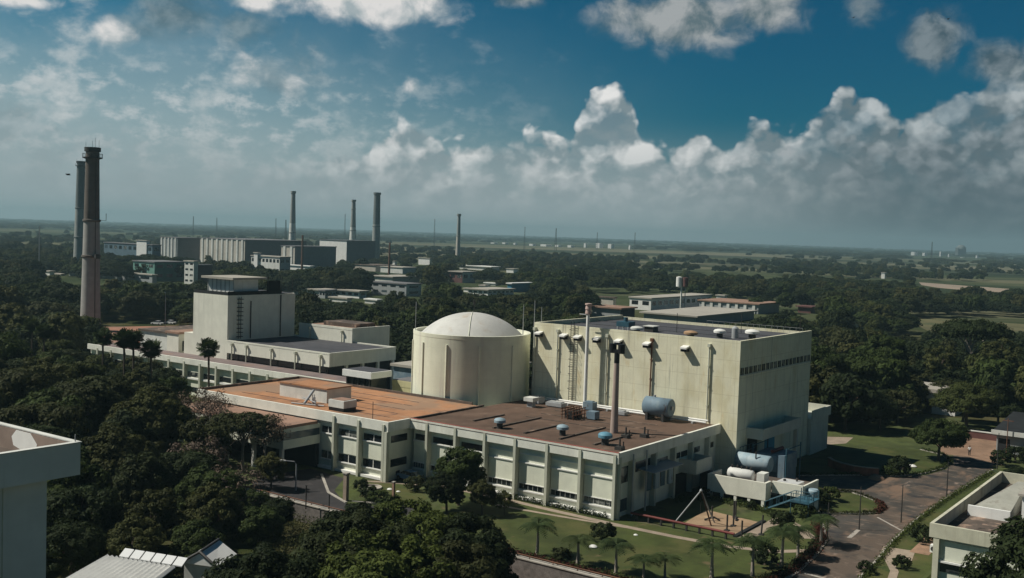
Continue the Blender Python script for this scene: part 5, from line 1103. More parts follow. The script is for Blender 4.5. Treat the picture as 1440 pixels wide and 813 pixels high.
B('pink_roof_depot', 'low depot with a pinkish roof behind the left of the hall roof', 'depot', 832, 872, 892, 433, 450, 'greyf', 'void', 'pink', over=1.0)
B('brown_hut', 'small tan hut among trees left of the white house', 'hut', 842, 862, 866, 418, 432, 'tan', None, 'dirtyroof')
B('red_roof_hut', 'low hut with a reddish brown roof right of the long white building', 'hut', 1122, 1140, 1148, 431, 441, 'maroon', None, 'maroon', over=1)
B('white_post_hut', 'tiny white hut among dark trees right of the hall', 'hut', 1198, 1204, 1207, 453, 463, 'white', None, 'paleroof', depth=4)
B('far_white_tower', 'tiny far white tower in the green plain to the right', 'tower', 1239, 1244, 1246, 383, 392, 'white', None, 'paleroof', depth=6)
bt = B('horizon_tower', 'dark rounded tower block on the far right horizon', 'tower', 1343, 1347, 1358, 348.5, 361, 'concgd', 'concgd', 'concgd', D=5000, clear=False)
g = atD(1351, 358, 5020); part('roof_drum', MB().lathe([(20, 30), (19, 38), (12, 46), (2, 49)], (g.x, g.y, 0), 16), M['concgd'], bt)
for k, (a, b, yt, yb, D) in enumerate(((690, 700, 340, 343, 3300), (706, 715, 340, 343, 3300), (722, 727, 341, 343, 3200), (744, 754, 342, 345, 3100), (760, 776, 343, 345.5, 3050), (780, 790, 344, 346, 3050), (798, 808, 344.5, 346.5, 3000), (821, 826, 341, 344, 3100), (838, 848, 340, 345, 3100), (855, 864, 342.5, 344.5, 3100), (884, 888, 344, 347, 3000), (1281, 1291, 353, 357, 4500), (1297, 1304, 354.5, 357.5, 4500), (1321, 1325, 352, 357, 4500), (1333, 1336, 356, 359, 4300), (1350, 1356, 361, 364, 4200), (1372, 1376, 358, 362, 4300))):
    yt += (yb-yt)*.4; B('far_shed', ['white far sheds in a row below the horizon', 'pale far buildings near the dark horizon tower'][k > 10], 'shed', a, (a+b)/2, b, yt, yb, 'white', None, 'white', D=D, clear=False, over=0, group=['far white sheds in a row', 'far pale buildings by the horizon tower'][k > 10])
for k, (px, yt, yb, m_) in enumerate(((424.5, 331, 382, 'rustdk'), (547, 341, 388, 'rustdk'), (494, 392, 408, 'galv'))):
    p = at(px, yb); d = math.hypot(p.x, p.y); h_ = atD(px+.8, yt, d).z
    solo('slim_pole', MB().tube([(p.x, p.y, 0), (p.x, p.y, h_)], [d*.0011, d*.0008], 8), M[m_], ['slim brown pole in front of the ribbed grey hall', 'slim reddish pole among the pale sheds right of the stout chimney', 'short pale crane pole on the white depot'][k], 'pole', (p.x, p.y, 0))
wt2 = thing('white_truck', 'white van parked by the depot right of the ivory tower', 'van', (0, 0, 0))
part('body', MB().box(-2.6, 1.6, -1.1, 1.1, .5, 2.8), M['car_white'], wt2); part('cab', MB().box(1.62, 2.8, -1.05, 1.05, .5, 2.1), M['car_white'], wt2); part('window', MB().box(2.3, 2.84, -.95, .95, 1.35, 2.0), M['glass'], wt2)
for x in (-1.7, 1.9):
    for y in (-1.0, 1.0): part('wheel', MB().tube([(x, y-.12, .42), (x, y+.12, .42)], .42, 12), M['tyre'], wt2)
p = at(424, 465); wt2.location = p; wt2.rotation_euler = (0, 0, R(-60))

# ------------------------------------------------------------------ vegetation
def leaf_mesh(name, m, seed, rx, rz, zc, nclump, nleaf, ls, flat=0., hollow=.55, droop=.2, clump=.30, low=-.6):
    """crown of many leaf-sized faces gathered in clumps over an uneven dome (radius rx, half height rz, centre height zc)"""
    g = np.random.default_rng(seed)
    C_ = []
    lob = [(g.uniform(0, 6.28), g.uniform(-.2, .9), g.uniform(.75, 1.2)) for _ in range(7)]
    while len(C_) < nclump:
        d = g.normal(size=3); d /= np.linalg.norm(d)
        if d[2] < low: continue
        r = g.uniform(hollow, 1.)**.6
        a = math.atan2(d[1], d[0]); k = 1.
        for (la, lz, lr) in lob:
            dd = math.cos(a-la)*math.sqrt(1-d[2]**2)*math.sqrt(max(0, 1-lz**2))+d[2]*lz
            if dd > .72: k = lr
        C_.append(d*np.array([rx, rx, rz*(1-flat*(d[2] < 0))])*r*k+np.array([0, 0, zc]))
    C_ = np.array(C_); n = nclump*nleaf
    ci = np.repeat(np.arange(nclump), nleaf)
    off = g.normal(size=(n, 3)); off /= np.linalg.norm(off, axis=1)[:, None]
    cr = rx*clump*g.uniform(.6, 1.25, nclump)
    P = C_[ci]+off*(cr[ci]*g.uniform(.35, 1., n)**.5)[:, None]*np.array([1, 1, .72])
    nrm = off*.8+(P-np.array([0, 0, zc]))/rx*.5+g.normal(size=(n, 3))*.45+np.array([0, 0, .35]); nrm /= np.linalg.norm(nrm, axis=1)[:, None]
    t = np.cross(nrm, g.normal(size=(n, 3))); t /= np.linalg.norm(t, axis=1)[:, None]; b = np.cross(nrm, t)
    s = ls*g.uniform(.6, 1.35, n)[:, None]
    q = np.stack([P-t*s, P-b*s*.5+nrm*s*droop*.3, P+t*s, P+b*s*.5+nrm*s*droop*.3], 1).reshape(-1, 3)
    me = bpy.data.meshes.new(name); me.vertices.add(4*n); me.vertices.foreach_set('co', q.ravel())
    me.loops.add(4*n); me.loops.foreach_set('vertex_index', np.arange(4*n)); me.polygons.add(n)
    me.polygons.foreach_set('loop_start', np.arange(n)*4); me.polygons.foreach_set('loop_total', np.full(n, 4))
    tint = np.clip(np.repeat(g.uniform(0, 1, nclump)[ci]*.6+g.uniform(0, 1, n)*.4, 4), 0, 1)
    me.attributes.new('tint', 'FLOAT', 'POINT').data.foreach_set('value', tint.astype(np.float32))
    me.materials.append(m); me.update(); me.validate(); return me, C_
def trunk_mesh(name, m, seed, h, r, C_, n=9, base=0.):
    g = random.Random(seed); mb = MB(); top = Vector((g.uniform(-.4, .4), g.uniform(-.4, .4), h))
    mb.tube([(0, 0, base-.4), (0, 0, base+.3), top*.5+Vector((.15, 0, 0)), top], [r*1.5, r*1.05, r*.85, r*.6], 9)
    for k in range(n):
        c = Vector(C_[g.randrange(len(C_))]); s = top*(g.uniform(.6, 1.)); mid = s.lerp(c, .5)+Vector((0, 0, .12*(c-s).length))
        mb.tube([s, mid, c], [r*.45, r*.28, r*.08], 6)
    return mb.mesh(name, m)
KINDS = {}
def kind(key, lm, seed, rx, rz, zc, ncl, nl, ls, th, tr, bark='bark', **kw):
    cm, C_ = leaf_mesh(key+'_crown', L_[lm], seed, rx, rz, zc, ncl, nl, ls, **kw); KINDS[key] = (cm, trunk_mesh(key+'_trunk', M[bark], seed, th, tr, C_), zc+rz, rx)
kind('round', 'dk', 1, 4.6, 3.9, 6.4, 150, 150, .23, 5.5, .32, clump=.22)
kind('round2', 'md', 2, 4.2, 3.6, 5.8, 140, 150, .22, 5.0, .3, clump=.22)
kind('tall', 'dk', 3, 3.6, 5.2, 7.4, 150, 140, .22, 7., .3, clump=.25)
kind('broad', 'md', 4, 5.6, 3.0, 5.6, 170, 150, .24, 4.6, .36, clump=.20, flat=.3)
kind('olive', 'ol', 5, 4.0, 3.8, 5.6, 130, 140, .21, 5., .28, clump=.23)
kind('loose', 'ol', 6, 3.8, 4.2, 6.6, 80, 110, .22, 6.5, .26, clump=.22, hollow=.3)
kind('umbrella', 'dk', 7, 4.6, 1.5, 7.2, 100, 100, .22, 6.4, .24, 'palebark', clump=.19, low=-.15)
kind('sparse', 'dry', 8, 3.9, 2.6, 6.6, 60, 34, .16, 5.8, .2, 'palebark', clump=.24, hollow=.3)
kind('glossy', 'dk', 9, 6.2, 4.6, 7.2, 260, 150, .22, 6., .4, clump=.15)
kind('fresh', 'lt', 10, 6.4, 4.2, 7.0, 260, 150, .21, 6., .4, clump=.14)
kind('corner', 'dk', 14, 4.2, 4.0, 4.8, 170, 150, .17, 4., .3, clump=.18)
kind('bush', 'dk', 11, 1.0, .8, .8, 26, 50, .13, .5, .06, clump=.34)
kind('hedge', 'md', 12, .9, .55, .55, 22, 46, .12, .3, .05, clump=.36)
kind('sapling', 'ol', 13, 1.5, 2.0, 2.8, 34, 45, .20, 2.4, .08, clump=.32)
kind('mid1', 'dk', 21, 5.4, 3.4, 5.4, 90, 60, .46, 4.5, .34, clump=.24)
kind('mid2', 'md', 22, 4.6, 3.8, 5.6, 80, 56, .44, 4.5, .34, clump=.25)
kind('mid3', 'ol', 23, 3.8, 4.2, 6.2, 70, 52, .42, 5., .3, clump=.28)
kind('mid4', 'dk', 24, 7.2, 3.2, 6.0, 120, 60, .48, 5., .4, clump=.20, flat=.3)
NT_ = 0
def tree(kd, x, y, z, sc, label, group=None, rz=None, name='tree', cat='tree', sz=None):
    cm, tm, hh, rx = KINDS[kd]
    t = thing(name, label, cat, (x, y, z), group)
    for nm, me in (('crown', cm), ('trunk', tm)):
        o = bpy.data.objects.new(nm, me); COL.objects.link(o); o.parent = t
    t.rotation_euler = (0, 0, rnd.uniform(0, 6.28) if rz is None else rz); t.scale = (sc, sc, sc*(sz or 1)); return t
def tree_top(kd, x, y, z, px_y, label, **kw):             # scale so that the tree reaches the height seen in the photo
    lo, hi = .2, 4.
    for _ in range(30):
        m_ = (lo+hi)/2
        if pix((x, y, z+KINDS[kd][2]*m_))[1] > px_y: lo = m_
        else: hi = m_
    return tree(kd, x, y, z, lo, label, **kw)
def gz(x, y):
    if x > 97: return 0.
    if y <= 118: return -2.2
    return -2.2*max(0, (150-y)/32.)

# near trees, one by one
for kd, x, y, top, lab in (
    ('glossy', 71.5, 66.3, 738, 'near dark glossy tree at the bottom, left of its brighter neighbour'),
    ('glossy', 76.5, 72.5, 722, 'near dark green tree at the bottom centre, in front of the driveway'),
    ('fresh', 80, 68, 715, 'near fresh green tree with sunlit yellowish top at the bottom centre'),
    ('glossy', 81, 63.3, 736, 'near dark tree at the bottom centre, rightmost beside the stone wall'),
    ('fresh', 68, 61.5, 765, 'nearest bright green crown at the very bottom edge'),
    ('glossy', 61.3, 67.2, 786, 'dark crown overlapping the white gabled house at the bottom'),
    ('glossy', 74, 59, 776, 'lowest dark crown at the bottom edge beside the lane'),
    ('corner', 99.5, 14.4, 726, 'dark tree leaning in at the lower right corner before the stained roof'),
    ('round2', 110.4, 86.6, 632, 'leafy round tree on the lawn in front of the annex, tallest of its clump'),
    ('glossy', 106.2, 85.2, 668, 'rounded leafy tree just left of the tallest clump tree by the annex'),
    ('olive', 108.8, 81.5, 678, 'slender leafy tree at the right of the clump before the annex'),
    ('sapling', 110.5, 79.2, 690, 'small feathery tree right of the clump before the annex'),
    ('umbrella', 103.5, 121, 583, 'flat topped dark tree before the raised entrance wing'),
    ('sparse', 105.0, 118.2, 582, 'nearly bare tree with pinkish twigs right of the flat topped tree'),
    ('sparse', 104.5, 131, 556, 'bare twiggy tree at the left end of the orange roofed block'),
    ('sparse', 109.6, 138, 546, 'tall bare twiggy tree left of the entrance wing'),
    ('sparse', 103.2, 124.5, 590, 'sparse grey twiggy tree between the flat topped tree and the grove'),
    ('sparse', 108.0, 145.5, 552, 'sparse pale tree in front of the long wing'),
    ('olive', 102.2, 128.5, 600, 'olive tree hiding the left half of the entrance wing'),
    ('sparse', 86, 103, 655, 'brownish half bare tree in the dark grove below the entrance wing'),
    ('sparse', 92, 116, 612, 'thin grey brown tree at the right side of the dark grove'),
    ('olive', 99.5, 110.5, 640, 'small tree with pale dry patches beside the lamp at the driveway'),
    ('round2', 92.5, 105.5, 690, 'low dark tree at the left corner of the driveway'),
    ('broad', 189, 45.9, 595, 'low spreading tree on the far lawn beside the road'),
    ('hedge', 171, 48.8, 655, 'small round bush at the edge of the far lawn'),
    ('broad', 230, 84, 492, 'huge dark tree immediately right of the hall'),
    ('round', 222, 78, 520, 'dark tree in front of the huge one right of the hall'),
    ('round', 214, 73, 560, 'shaded dark tree next to the side wing of the hall'),
    ('broad', 236, 73, 500, 'dark wide tree left of the white shed'),
    ('round', 226, 66, 545, 'dark rounded tree hiding the left end of the white shed'),
    ('round2', 236, 53, 540, 'bushy tree right of the white shed'),
    ('broad', 226, 50, 546, 'wide dark tree overhanging the dirt clearing'),
    ('tall', 240, 47, 530, 'dark tree behind the dirt clearing at the right'),
    ('loose', 268, 66, 488, 'loose tree with pale glinting leaves behind the white shed'),
    ('round2', 262, 78, 474, 'bright green crown behind the huge dark tree'),
    ('loose', 276, 54, 478, 'loose olive tree at the right, beyond the white shed'),
    ('umbrella', 300, 66, 452, 'flat crowned tree standing before the dry clearing'),
    ('round', 203, 35.8, 628, 'small dark tree at the left end of the grey shed'),
    ('bush', 193, 37, 668, 'dark bush on the planted corner at the road end'),
    ('round', 172, 30.6, 655, 'dark shrubby tree behind the stained roof at the right edge'),
):
    tree_top(kd, x, y, gz(x, y), top, lab)
# the dense grove in the left foreground
grove = [(104, 143, 'olive', 548), (97, 150, 'round', 530), (91, 141, 'round', 525), (112, 158, 'olive', 528), (106, 166, 'round2', 512), (98, 163, 'loose', 505), (88, 156, 'round', 512),
 (118, 172, 'round', 516), (112, 183, 'round2', 498), (103, 178, 'round', 500), (94, 172, 'tall', 505), (84, 168, 'round', 520), (124, 187, 'olive', 520), (118, 196, 'tall', 500), (108, 196, 'round', 478), (98, 190, 'broad', 470),
 (90, 184, 'round', 490), (80, 150, 'olive', 545), (84, 138, 'round2', 555), (92, 128, 'olive', 560), (99, 133, 'round', 565), (86, 124, 'tall', 580), (95, 119, 'loose', 590), (78, 132, 'round', 560), (79, 117, 'olive', 610),
 (88, 113, 'round', 630), (84, 104, 'round2', 660), (76, 106, 'tall', 640), (72, 122, 'round', 590), (70, 112, 'round2', 640), (72, 99, 'loose', 690), (79, 97, 'olive', 690), (66, 104, 'round', 680), (82, 93, 'round2', 715), (89, 98, 'round', 700),
 (62, 98, 'round', 730), (66, 94, 'olive', 735), (72, 91, 'round2', 738), (98, 206, 'round', 470), (88, 204, 'broad', 474), (82, 192, 'round2', 505), (76, 178, 'round', 528), (70, 160, 'broad', 545), (68, 140, 'round', 560), (62, 128, 'round', 585),
 (58, 116, 'round', 640), (64, 150, 'tall', 555), (74, 200, 'round', 520), (118, 212, 'olive', 478), (128, 205, 'round', 488), (130, 196, 'round2', 500), (131, 186, 'olive', 506), (128, 176, 'olive', 512), (124, 168, 'round', 516), (120, 160, 'round2', 532), (133, 207, 'round', 492), (133, 216, 'round2', 480)]
gl = {'olive': 'olive green tree in the dense dark grove at the lower left', 'round': 'dark rounded tree in the dense grove at the lower left', 'round2': 'mid green tree in the dense grove at the lower left', 'loose': 'loose leaved tree in the dense grove at the lower left', 'tall': 'tall dark tree in the dense grove at the lower left', 'broad': 'wide spreading tree in the dense grove at the lower left'}
for x, y, kd, top in grove: tree_top(kd, x, y, gz(x, y), top, gl[kd], group='grove: '+gl[kd])

# fan palms before the long wing
def make_fan(label, loc, h, group='fan palms before the long wing'):
    t = thing('fan_palm', label, 'palm', (0, 0, 0), group)
    part('trunk', MB().tube([(0, 0, -.3), (.1, 0, h*.5), (0, .1, h)], [.26, .19, .17], 8), M['bark'], t)
    g = random.Random(int(h*10)); vs = []; fs = []; tint = []
    def fan(d, L, r, droop):
        d = Vector(d).normalized(); s = d.cross(Vector((0, 0, 1))).normalized() if abs(d.z) < .97 else Vector((1, 0, 0)); n = s.cross(d)
        c = Vector((0, .1, h))+d*L; tv = g.random()
        for k in range(11):
            a = R(-115+23*k); a2 = a+R(15)
            p1 = c+(d*math.cos(a)+s*math.sin(a))*r-Vector((0, 0, droop*abs(math.sin(a)))); p2 = c+(d*math.cos(a2)+s*math.sin(a2))*r*.96-Vector((0, 0, droop*abs(math.sin(a2))))
            o = len(vs); vs.extend([c, p1, p1.lerp(p2, .5)*1.0+n*.04, p2]); fs.append((o, o+1, o+2, o+3)); tint.extend([tv]*4)
        o = len(vs); b = Vector((0, .1, h)); vs.extend([b-s*.03, c-s*.02, c+s*.02, b+s*.03]); fs.append((o, o+1, o+2, o+3)); tint.extend([.2]*4)
    for k in range(80):
        z = g.uniform(-.75, 1.); a = g.uniform(0, 6.28); q = math.sqrt(max(0, 1-z*z)); fan((q*math.cos(a), q*math.sin(a), z), g.uniform(.75, 1.35), g.uniform(.8, 1.05), .3)
    me = bpy.data.meshes.new('crown'); me.from_pydata(vs, [], fs); me.attributes.new('tint', 'FLOAT', 'POINT').data.foreach_set('value', tint); me.materials.append(L_['palm'])
    o = bpy.data.objects.new('crown', me); COL.objects.link(o); o.parent = t
    nf = len(fs); vs.clear(); fs.clear(); tint.clear()
    for k in range(16):
        z = g.uniform(-1.5, -.7); a = g.uniform(0, 6.28); fan((.6*math.cos(a), .6*math.sin(a), z), g.uniform(.6, 1.3), .6, .2)
    me = bpy.data.meshes.new('skirt'); me.from_pydata(vs, [], fs); me.attributes.new('tint', 'FLOAT', 'POINT').data.foreach_set('value', tint); me.materials.append(L_['dead'])
    o = bpy.data.objects.new('dead_skirt', me); COL.objects.link(o); o.parent = t
    t.location = loc; return t
for px, py, D, lab in ((175, 476, 196, 'fan palm before the long wing, left of a close pair'), (188, 478, 198, 'fan palm before the long wing, right of a close pair'), (213, 491, 196, 'single fan palm before the long wing, below the tower'), (294, 490, 193, 'tall thin fan palm at the left end of the orange roof'),
    (145, 474, 215, 'fan palm just right of the foot of the tallest chimney'), (62, 466, 245, 'dark rounded fan palm left of the tallest chimney, right of a pair'), (45, 458, 250, 'dark rounded fan palm left of the tallest chimney, left of a pair')):
    p = atD(px, py, D); make_fan(lab, (p.x, p.y, gz(p.x, p.y)), p.z-gz(p.x, p.y))

# feather palms on the lawn
def make_palm(h, seed):
    t = thing('palm_tree', 'palm', 'palm', (0, 0, 0), 'palms on the front lawn'); g = random.Random(seed)
    part('trunk', MB().tube([(0, 0, -.1), (0, 0, .25), (.04, 0, h*.5), (.02, .03, h)], [.24, .17, .13, .10], 9), M['palebark'], t)
    part('crownshaft', MB().tube([(.02, .03, h*.97), (.02, .03, h+.55)], [.12, .07], 8), M['lawn'], t)
    vs = []; fs = []; tint = []
    for k in range(15):
        a = k*2*math.pi/15*2.4+g.uniform(-.25, .25); up = g.uniform(.25, 1.15); L = g.uniform(1.7, 2.2); tv = g.random(); prev = None
        d = Vector((math.cos(a), math.sin(a), 0)); s = Vector((-d.y, d.x, 0))
        for i in range(13):
            u = i/12; c = Vector((.02, .03, h+.45))+d*(L*u*(1-.12*u))+Vector((0, 0, L*(up*u-(.55+up*.55)*u*u*1.05)))
            if prev is not None:
                w = .62*math.sin(math.pi*min(1, .12+u*.86))**.7
                for sg in (-1, 1):
                    e = s*sg; o = len(vs); q1 = c+e*w-Vector((0, 0, w*.38))+d*.18; q0 = prev.lerp(c, .3)
                    vs.extend([q0, c, q1+d*.04, q1-d*.05]); fs.append((o, o+1, o+2, o+3)); tint.extend([tv]*4)
            prev = c
    me = bpy.data.meshes.new('fronds'); me.from_pydata(vs, [], fs); me.attributes.new('tint', 'FLOAT', 'POINT').data.foreach_set('value', tint); me.materials.append(L_['palm'])
    o = bpy.data.objects.new('crown', me); COL.objects.link(o); o.parent = t; return t
protos = [make_palm(3.0, 3), make_palm(2.6, 8)]
PL = [(755, 781, 3.05, 'palm beside the stone wall, leftmost of the lawn palms'), (812, 795, 2.5, 'palm beside the stone wall, second from the left, leaning low'), (866, 806, 2.7, 'palm with a pale trunk near the dark round bush on the lawn'),
 (905, 816, 1.9, 'thin young palm at the bottom edge, left of a small pair'), (935, 814, 2.0, 'small palm at the bottom edge below the lawn path'), (1001, 812, 3.0, 'greyish full palm at the bottom, in front of the pipe end'), (1058, 810, 3.4, 'big palm with a white trunk foot right of the greyish palm'),
 (1099, 798, 3.3, 'big dark palm in the middle of the right hand palm group'), (1122, 784, 2.9, 'dark palm overlapping its neighbour near the road corner'), (1154, 767, 2.7, 'slender palm at the road corner, rightmost of the lawn palms')]
used = [0, 0]
for i, (px, py, h_, lab) in enumerate(PL):
    p = at(px, py); k = i % 2
    q = protos[k] if not used[k] else copy_tree(protos[k]); used[k] = 1
    s = h_/(3.0 if k == 0 else 2.6); q.location = (p.x, p.y, 0); q.scale = (s*.6+.6, s*.6+.6, s); q.rotation_euler = (0, 0, rnd.uniform(0, 6)); q['label'] = lab

# bushes and low planting
for kd, px, py, sc, lab in (('bush', 848, 760, 1.35, 'dark round bush on the lawn between the palms'), ('bush', 790, 790, 1.0, 'small bush with white flowers by the stone wall'), ('bush', 519, 702, 1.1, 'cone like dark bush in the small garden bed, left'),
    ('hedge', 533, 708, 1.5, 'low clipped dark bush in the garden bed beside the cone bush'), ('hedge', 553, 710, 1.2, 'low round bush at the right tip of the garden bed'), ('bush', 583, 690, 1.3, 'dark round bush between blue car and leafy trees'), ('bush', 507, 690, 1.0, 'dark bush behind the tan gate pillar'),
    ('bush', 1262, 668, 1.8, 'olive bush at the kerb of the far lawn'), ('bush', 1150, 712, 1.4, 'dark bush at the left end of the island lawn'), ('hedge', 1165, 704, 1.7, 'reddish flowered shrub on the island lawn'), ('bush', 1297, 764, 1.3, 'bright green bush against the stained roof building'), ('bush', 1268, 800, .9, 'round yellowish bush at the verge bottom, left of a dark one'),
    ('bush', 1217, 806, .8, 'yellow green bush at the foot of the verge'), ('bush', 1100, 742, 1.3, 'dark bush at the end of the sand court walk'), ('hedge', 1130, 728, 1.6, 'reddish hedge clump below the blue stair'), ('bush', 990, 700, .9, 'dark conical bush before the enclosure piers'), ('bush', 1055, 716, .7, 'small dark bush under the enclosure wall'),
    ('bush', 1075, 795, 1.5, 'dark bush clump between the big palms'), ('bush', 1408, 655, 1.6, 'green bush on the planted corner by the crossarm pole'), ('bush', 1428, 650, 1.7, 'darker bush at the right edge on the planted corner')):
    p = at(px, py); tree(kd, p.x, p.y, 0, sc, lab, name='bush', cat='bush')
def border(name, label, pts, n, w, h, m, seed, z=0.):
    g = np.random.default_rng(seed); seg = []
    P_ = [np.array(p, float) for p in pts]; Ls = [np.linalg.norm(P_[i+1]-P_[i]) for i in range(len(P_)-1)]; tot = sum(Ls)
    q = np.zeros((n, 4, 3)); tint = np.zeros((n, 4), np.float32)
    for i in range(n):
        u = g.uniform(0, tot); k = 0
        while k < len(Ls)-1 and u > Ls[k]: u -= Ls[k]; k += 1
        b = P_[k]+(P_[k+1]-P_[k])*(u/Ls[k])+g.normal(size=2)*w*.4
        cl = .45+.55*abs(math.sin(b[0]*1.7+b[1]*2.3))
        c = np.array([b[0], b[1], z+g.uniform(.02, h)*cl]); nn = g.normal(size=3)+np.array([0, 0, .6]); nn /= np.linalg.norm(nn); t = np.cross(nn, g.normal(size=3)); t /= np.linalg.norm(t); bb = np.cross(nn, t); s = g.uniform(.07, .17)
        q[i] = [c-t*s, c-bb*s*.5, c+t*s, c+bb*s*.5]; tint[i] = g.uniform()
    me = bpy.data.meshes.new(name); me.from_pydata(q.reshape(-1, 3).tolist(), [], [(4*i, 4*i+1, 4*i+2, 4*i+3) for i in range(n)])
    me.attributes.new('tint', 'FLOAT', 'POINT').data.foreach_set('value', tint.ravel()); me.materials.append(m)
    o = bpy.data.objects.new(name, me); COL.objects.link(o); o['kind'] = 'stuff'; o['label'] = label; return o
border('flower_border', 'reddish low flower border along the stone wall', [(97.9, 46), (97.9, 85)], 5200, .7, .6, L_['red'], 1)
border('flower_border', 'dark green planting along the stone wall', [(98.1, 46), (98.1, 85)], 2600, .8, .7, L_['md'], 2)
border('corner_planting', 'reddish planting along the road edge of the lawn', [(104, 43), (113, 42.0), (121, 42.8), (128, 44), (134, 47)], 5200, .8, .75, L_['red'], 3)
border('corner_planting', 'dark planting along the road edge of the lawn', [(104, 43.2), (113, 42.2), (121, 43), (128, 44.2)], 3600, .9, .9, L_['dk'], 4)
border('island_planting', 'low dark hedge round the island lawn', isl + [isl[0]], 4200, .35, .5, L_['dk'], 5)
border('island_planting', 'reddish planting at the tip of the island lawn', [(145.6, 43), (149.3, 43.1), (152.1, 44.8)], 1400, .6, .6, L_['red'], 6)
border('far_lawn_planting', 'low dark hedge round the far lawn', bl[1:9], 4200, .45, .6, L_['md'], 7)
border('verge_planting', 'low clumps of planting along the verge of the road', [(106, 34.4), (124, 35.9), (133, 36.9), (145, 37.5), (160, 37.7), (186, 36.9)], 5200, .6, .55, L_['lt'], 8)
border('annex_planting', 'green planting at the foot of the annex wall', [(118.1, 68.5), (118.1, 101)], 3000, .4, .8, L_['md'], 9)
border('yard_weeds', 'weeds and rough planting round the plant yard', [(133, 50), (136.5, 56), (137, 64), (132, 66)], 2600, 1.2, .7, L_['md'], 10)
border('grove_undergrowth', 'undergrowth at the foot of the grove', [(60, 92), (80, 88), (92, 96), (96, 104)], 9000, 5., 1.6, L_['ol'], 11, -2.2)
# white stones and small bits on the lawns
for k, (px, py, s) in enumerate(((894, 753, .28), (834, 770, .5), (1283, 657, .7), (1251, 664, .6), (560, 692, .3), (548, 689, .4), (545, 696, .25))):
    p = at(px, py); solo('white_stone', MB().lathe([(s*.9, 0), (s, s*.25), (s*.6, s*.55), (.02, s*.62)], tuple(p), 9), M['white'], ['white ball lamp on the lawn before the annex', 'flat white slab stone on the lawn beside the dark bush', 'white stone on the far lawn', 'white stone by the bush at the far lawn kerb', 'pale stone in the small garden bed, front', 'pale stone in the small garden bed, back', 'smallest pale stone in the garden bed'][k], 'stone', tuple(p))

# woodland: the nearest trees one by one, the rest as one body
def keep(x, y, h, r):
    d = math.hypot(x, y); px, py = pix((x, y, h)); bx, by = pix((x, y, 0))
    if not (-90 < px < 1530): return False
    if 92 < x < 240 and 26 < y < 62: return False
    if 95 < x < 204 and 60 < y < 156: return False
    if 140 < x < 192 and 130 < y < 225: return False
    if 168 < x < 226 and 228 < y < 318: return False
    if x < 140 and y < 232: return False
    for (a, b, yt, yb, D) in OCC:
        w_ = r/d*FPX
        if a-w_*.7 < px < b+w_*.7 and d < D+12 and py < yb-1.5: return False
    if d > 430 and 1285 < bx < 1460 and 396 < by < 422: return False
    if 1270 < bx < 1480 and 446 < by < 474: return False
    if 1230 < bx < 1480 and 474 <= by < 520 and py < 470: return False
    return True
g = np.random.default_rng(42); pts = []
def density(x, y, d, az):
    n = math.sin(x*.013+1.3)*math.cos(y*.011-.4)+.6*math.sin(x*.031+y*.023)+.5*math.sin(x*.007-y*.017)
    if d < 480: return .95
    if d < 900: return .75+.2*n if az < 3 else .30+.34*n
    if d < 1400: return .40+.35*n if az < 0 else .06+.26*n
    return .10+.24*n
cell = {}
def spaced(x, y, s):
    k = (int(x/s), int(y/s))
    for i in (-1, 0, 1):
        for j in (-1, 0, 1):
            for q in cell.get((k[0]+i, k[1]+j), ()):
                if (q[0]-x)**2+(q[1]-y)**2 < s*s: return False
    cell.setdefault(k, []).append((x, y)); return True
for d0, d1, n, sp in ((195, 480, 5200, 6.6), (480, 1000, 14000, 6.6), (1000, 1700, 15000, 6.6)):
    for _ in range(n):
        az = g.uniform(-28, 28); d = math.sqrt(g.uniform(d0*d0, d1*d1)); a = YAW-R(az); x, y = d*math.cos(a), d*math.sin(a)
        if g.uniform() > density(x, y, d, az): continue
        sel = math.sin(x*.021+y*.013)+math.sin(x*.009-y*.017+1); kd = ('mid1', 'mid2', 'mid3', 'mid4')[int(g.choice(4, p=(.35, .2, .1, .35) if sel > -.2 else (.25, .35, .25, .15)))]; sc = g.uniform(.65, 1.25)*(1.0 if d < 700 else .85)
        if az > 12 and d < 480: sc *= .9
        if not keep(x, y, KINDS[kd][2]*sc, KINDS[kd][3]*sc): continue
        if not spaced(x, y, sp): continue
        pts.append((d, x, y, kd, sc, az))
pts.sort()
zone = lambda d, az: ('left of the tallest chimney' if az < -20 else 'behind the tallest chimney and tower' if az < -11 else 'behind the dome' if az < -1 else 'behind the hall' if az < 13 else 'right of the hall')
dsc = {'mid4': 'wide dark spreading tree', 'mid1': 'dark green rounded tree', 'mid2': 'mid green rounded tree', 'mid3': 'tall olive tree'}
NIND = 215
src = {}
for (d, x, y, kd, sc, az) in pts[:NIND]:
    lab = f'{dsc[kd]} in the woods {zone(d, az)}'
    t = tree(kd, x, y, 0, sc, lab, group='woodland: '+lab, sz=vz.uniform(.75, 1.2))
    src.setdefault(kd, t.children[0])
rest = pts[NIND:]
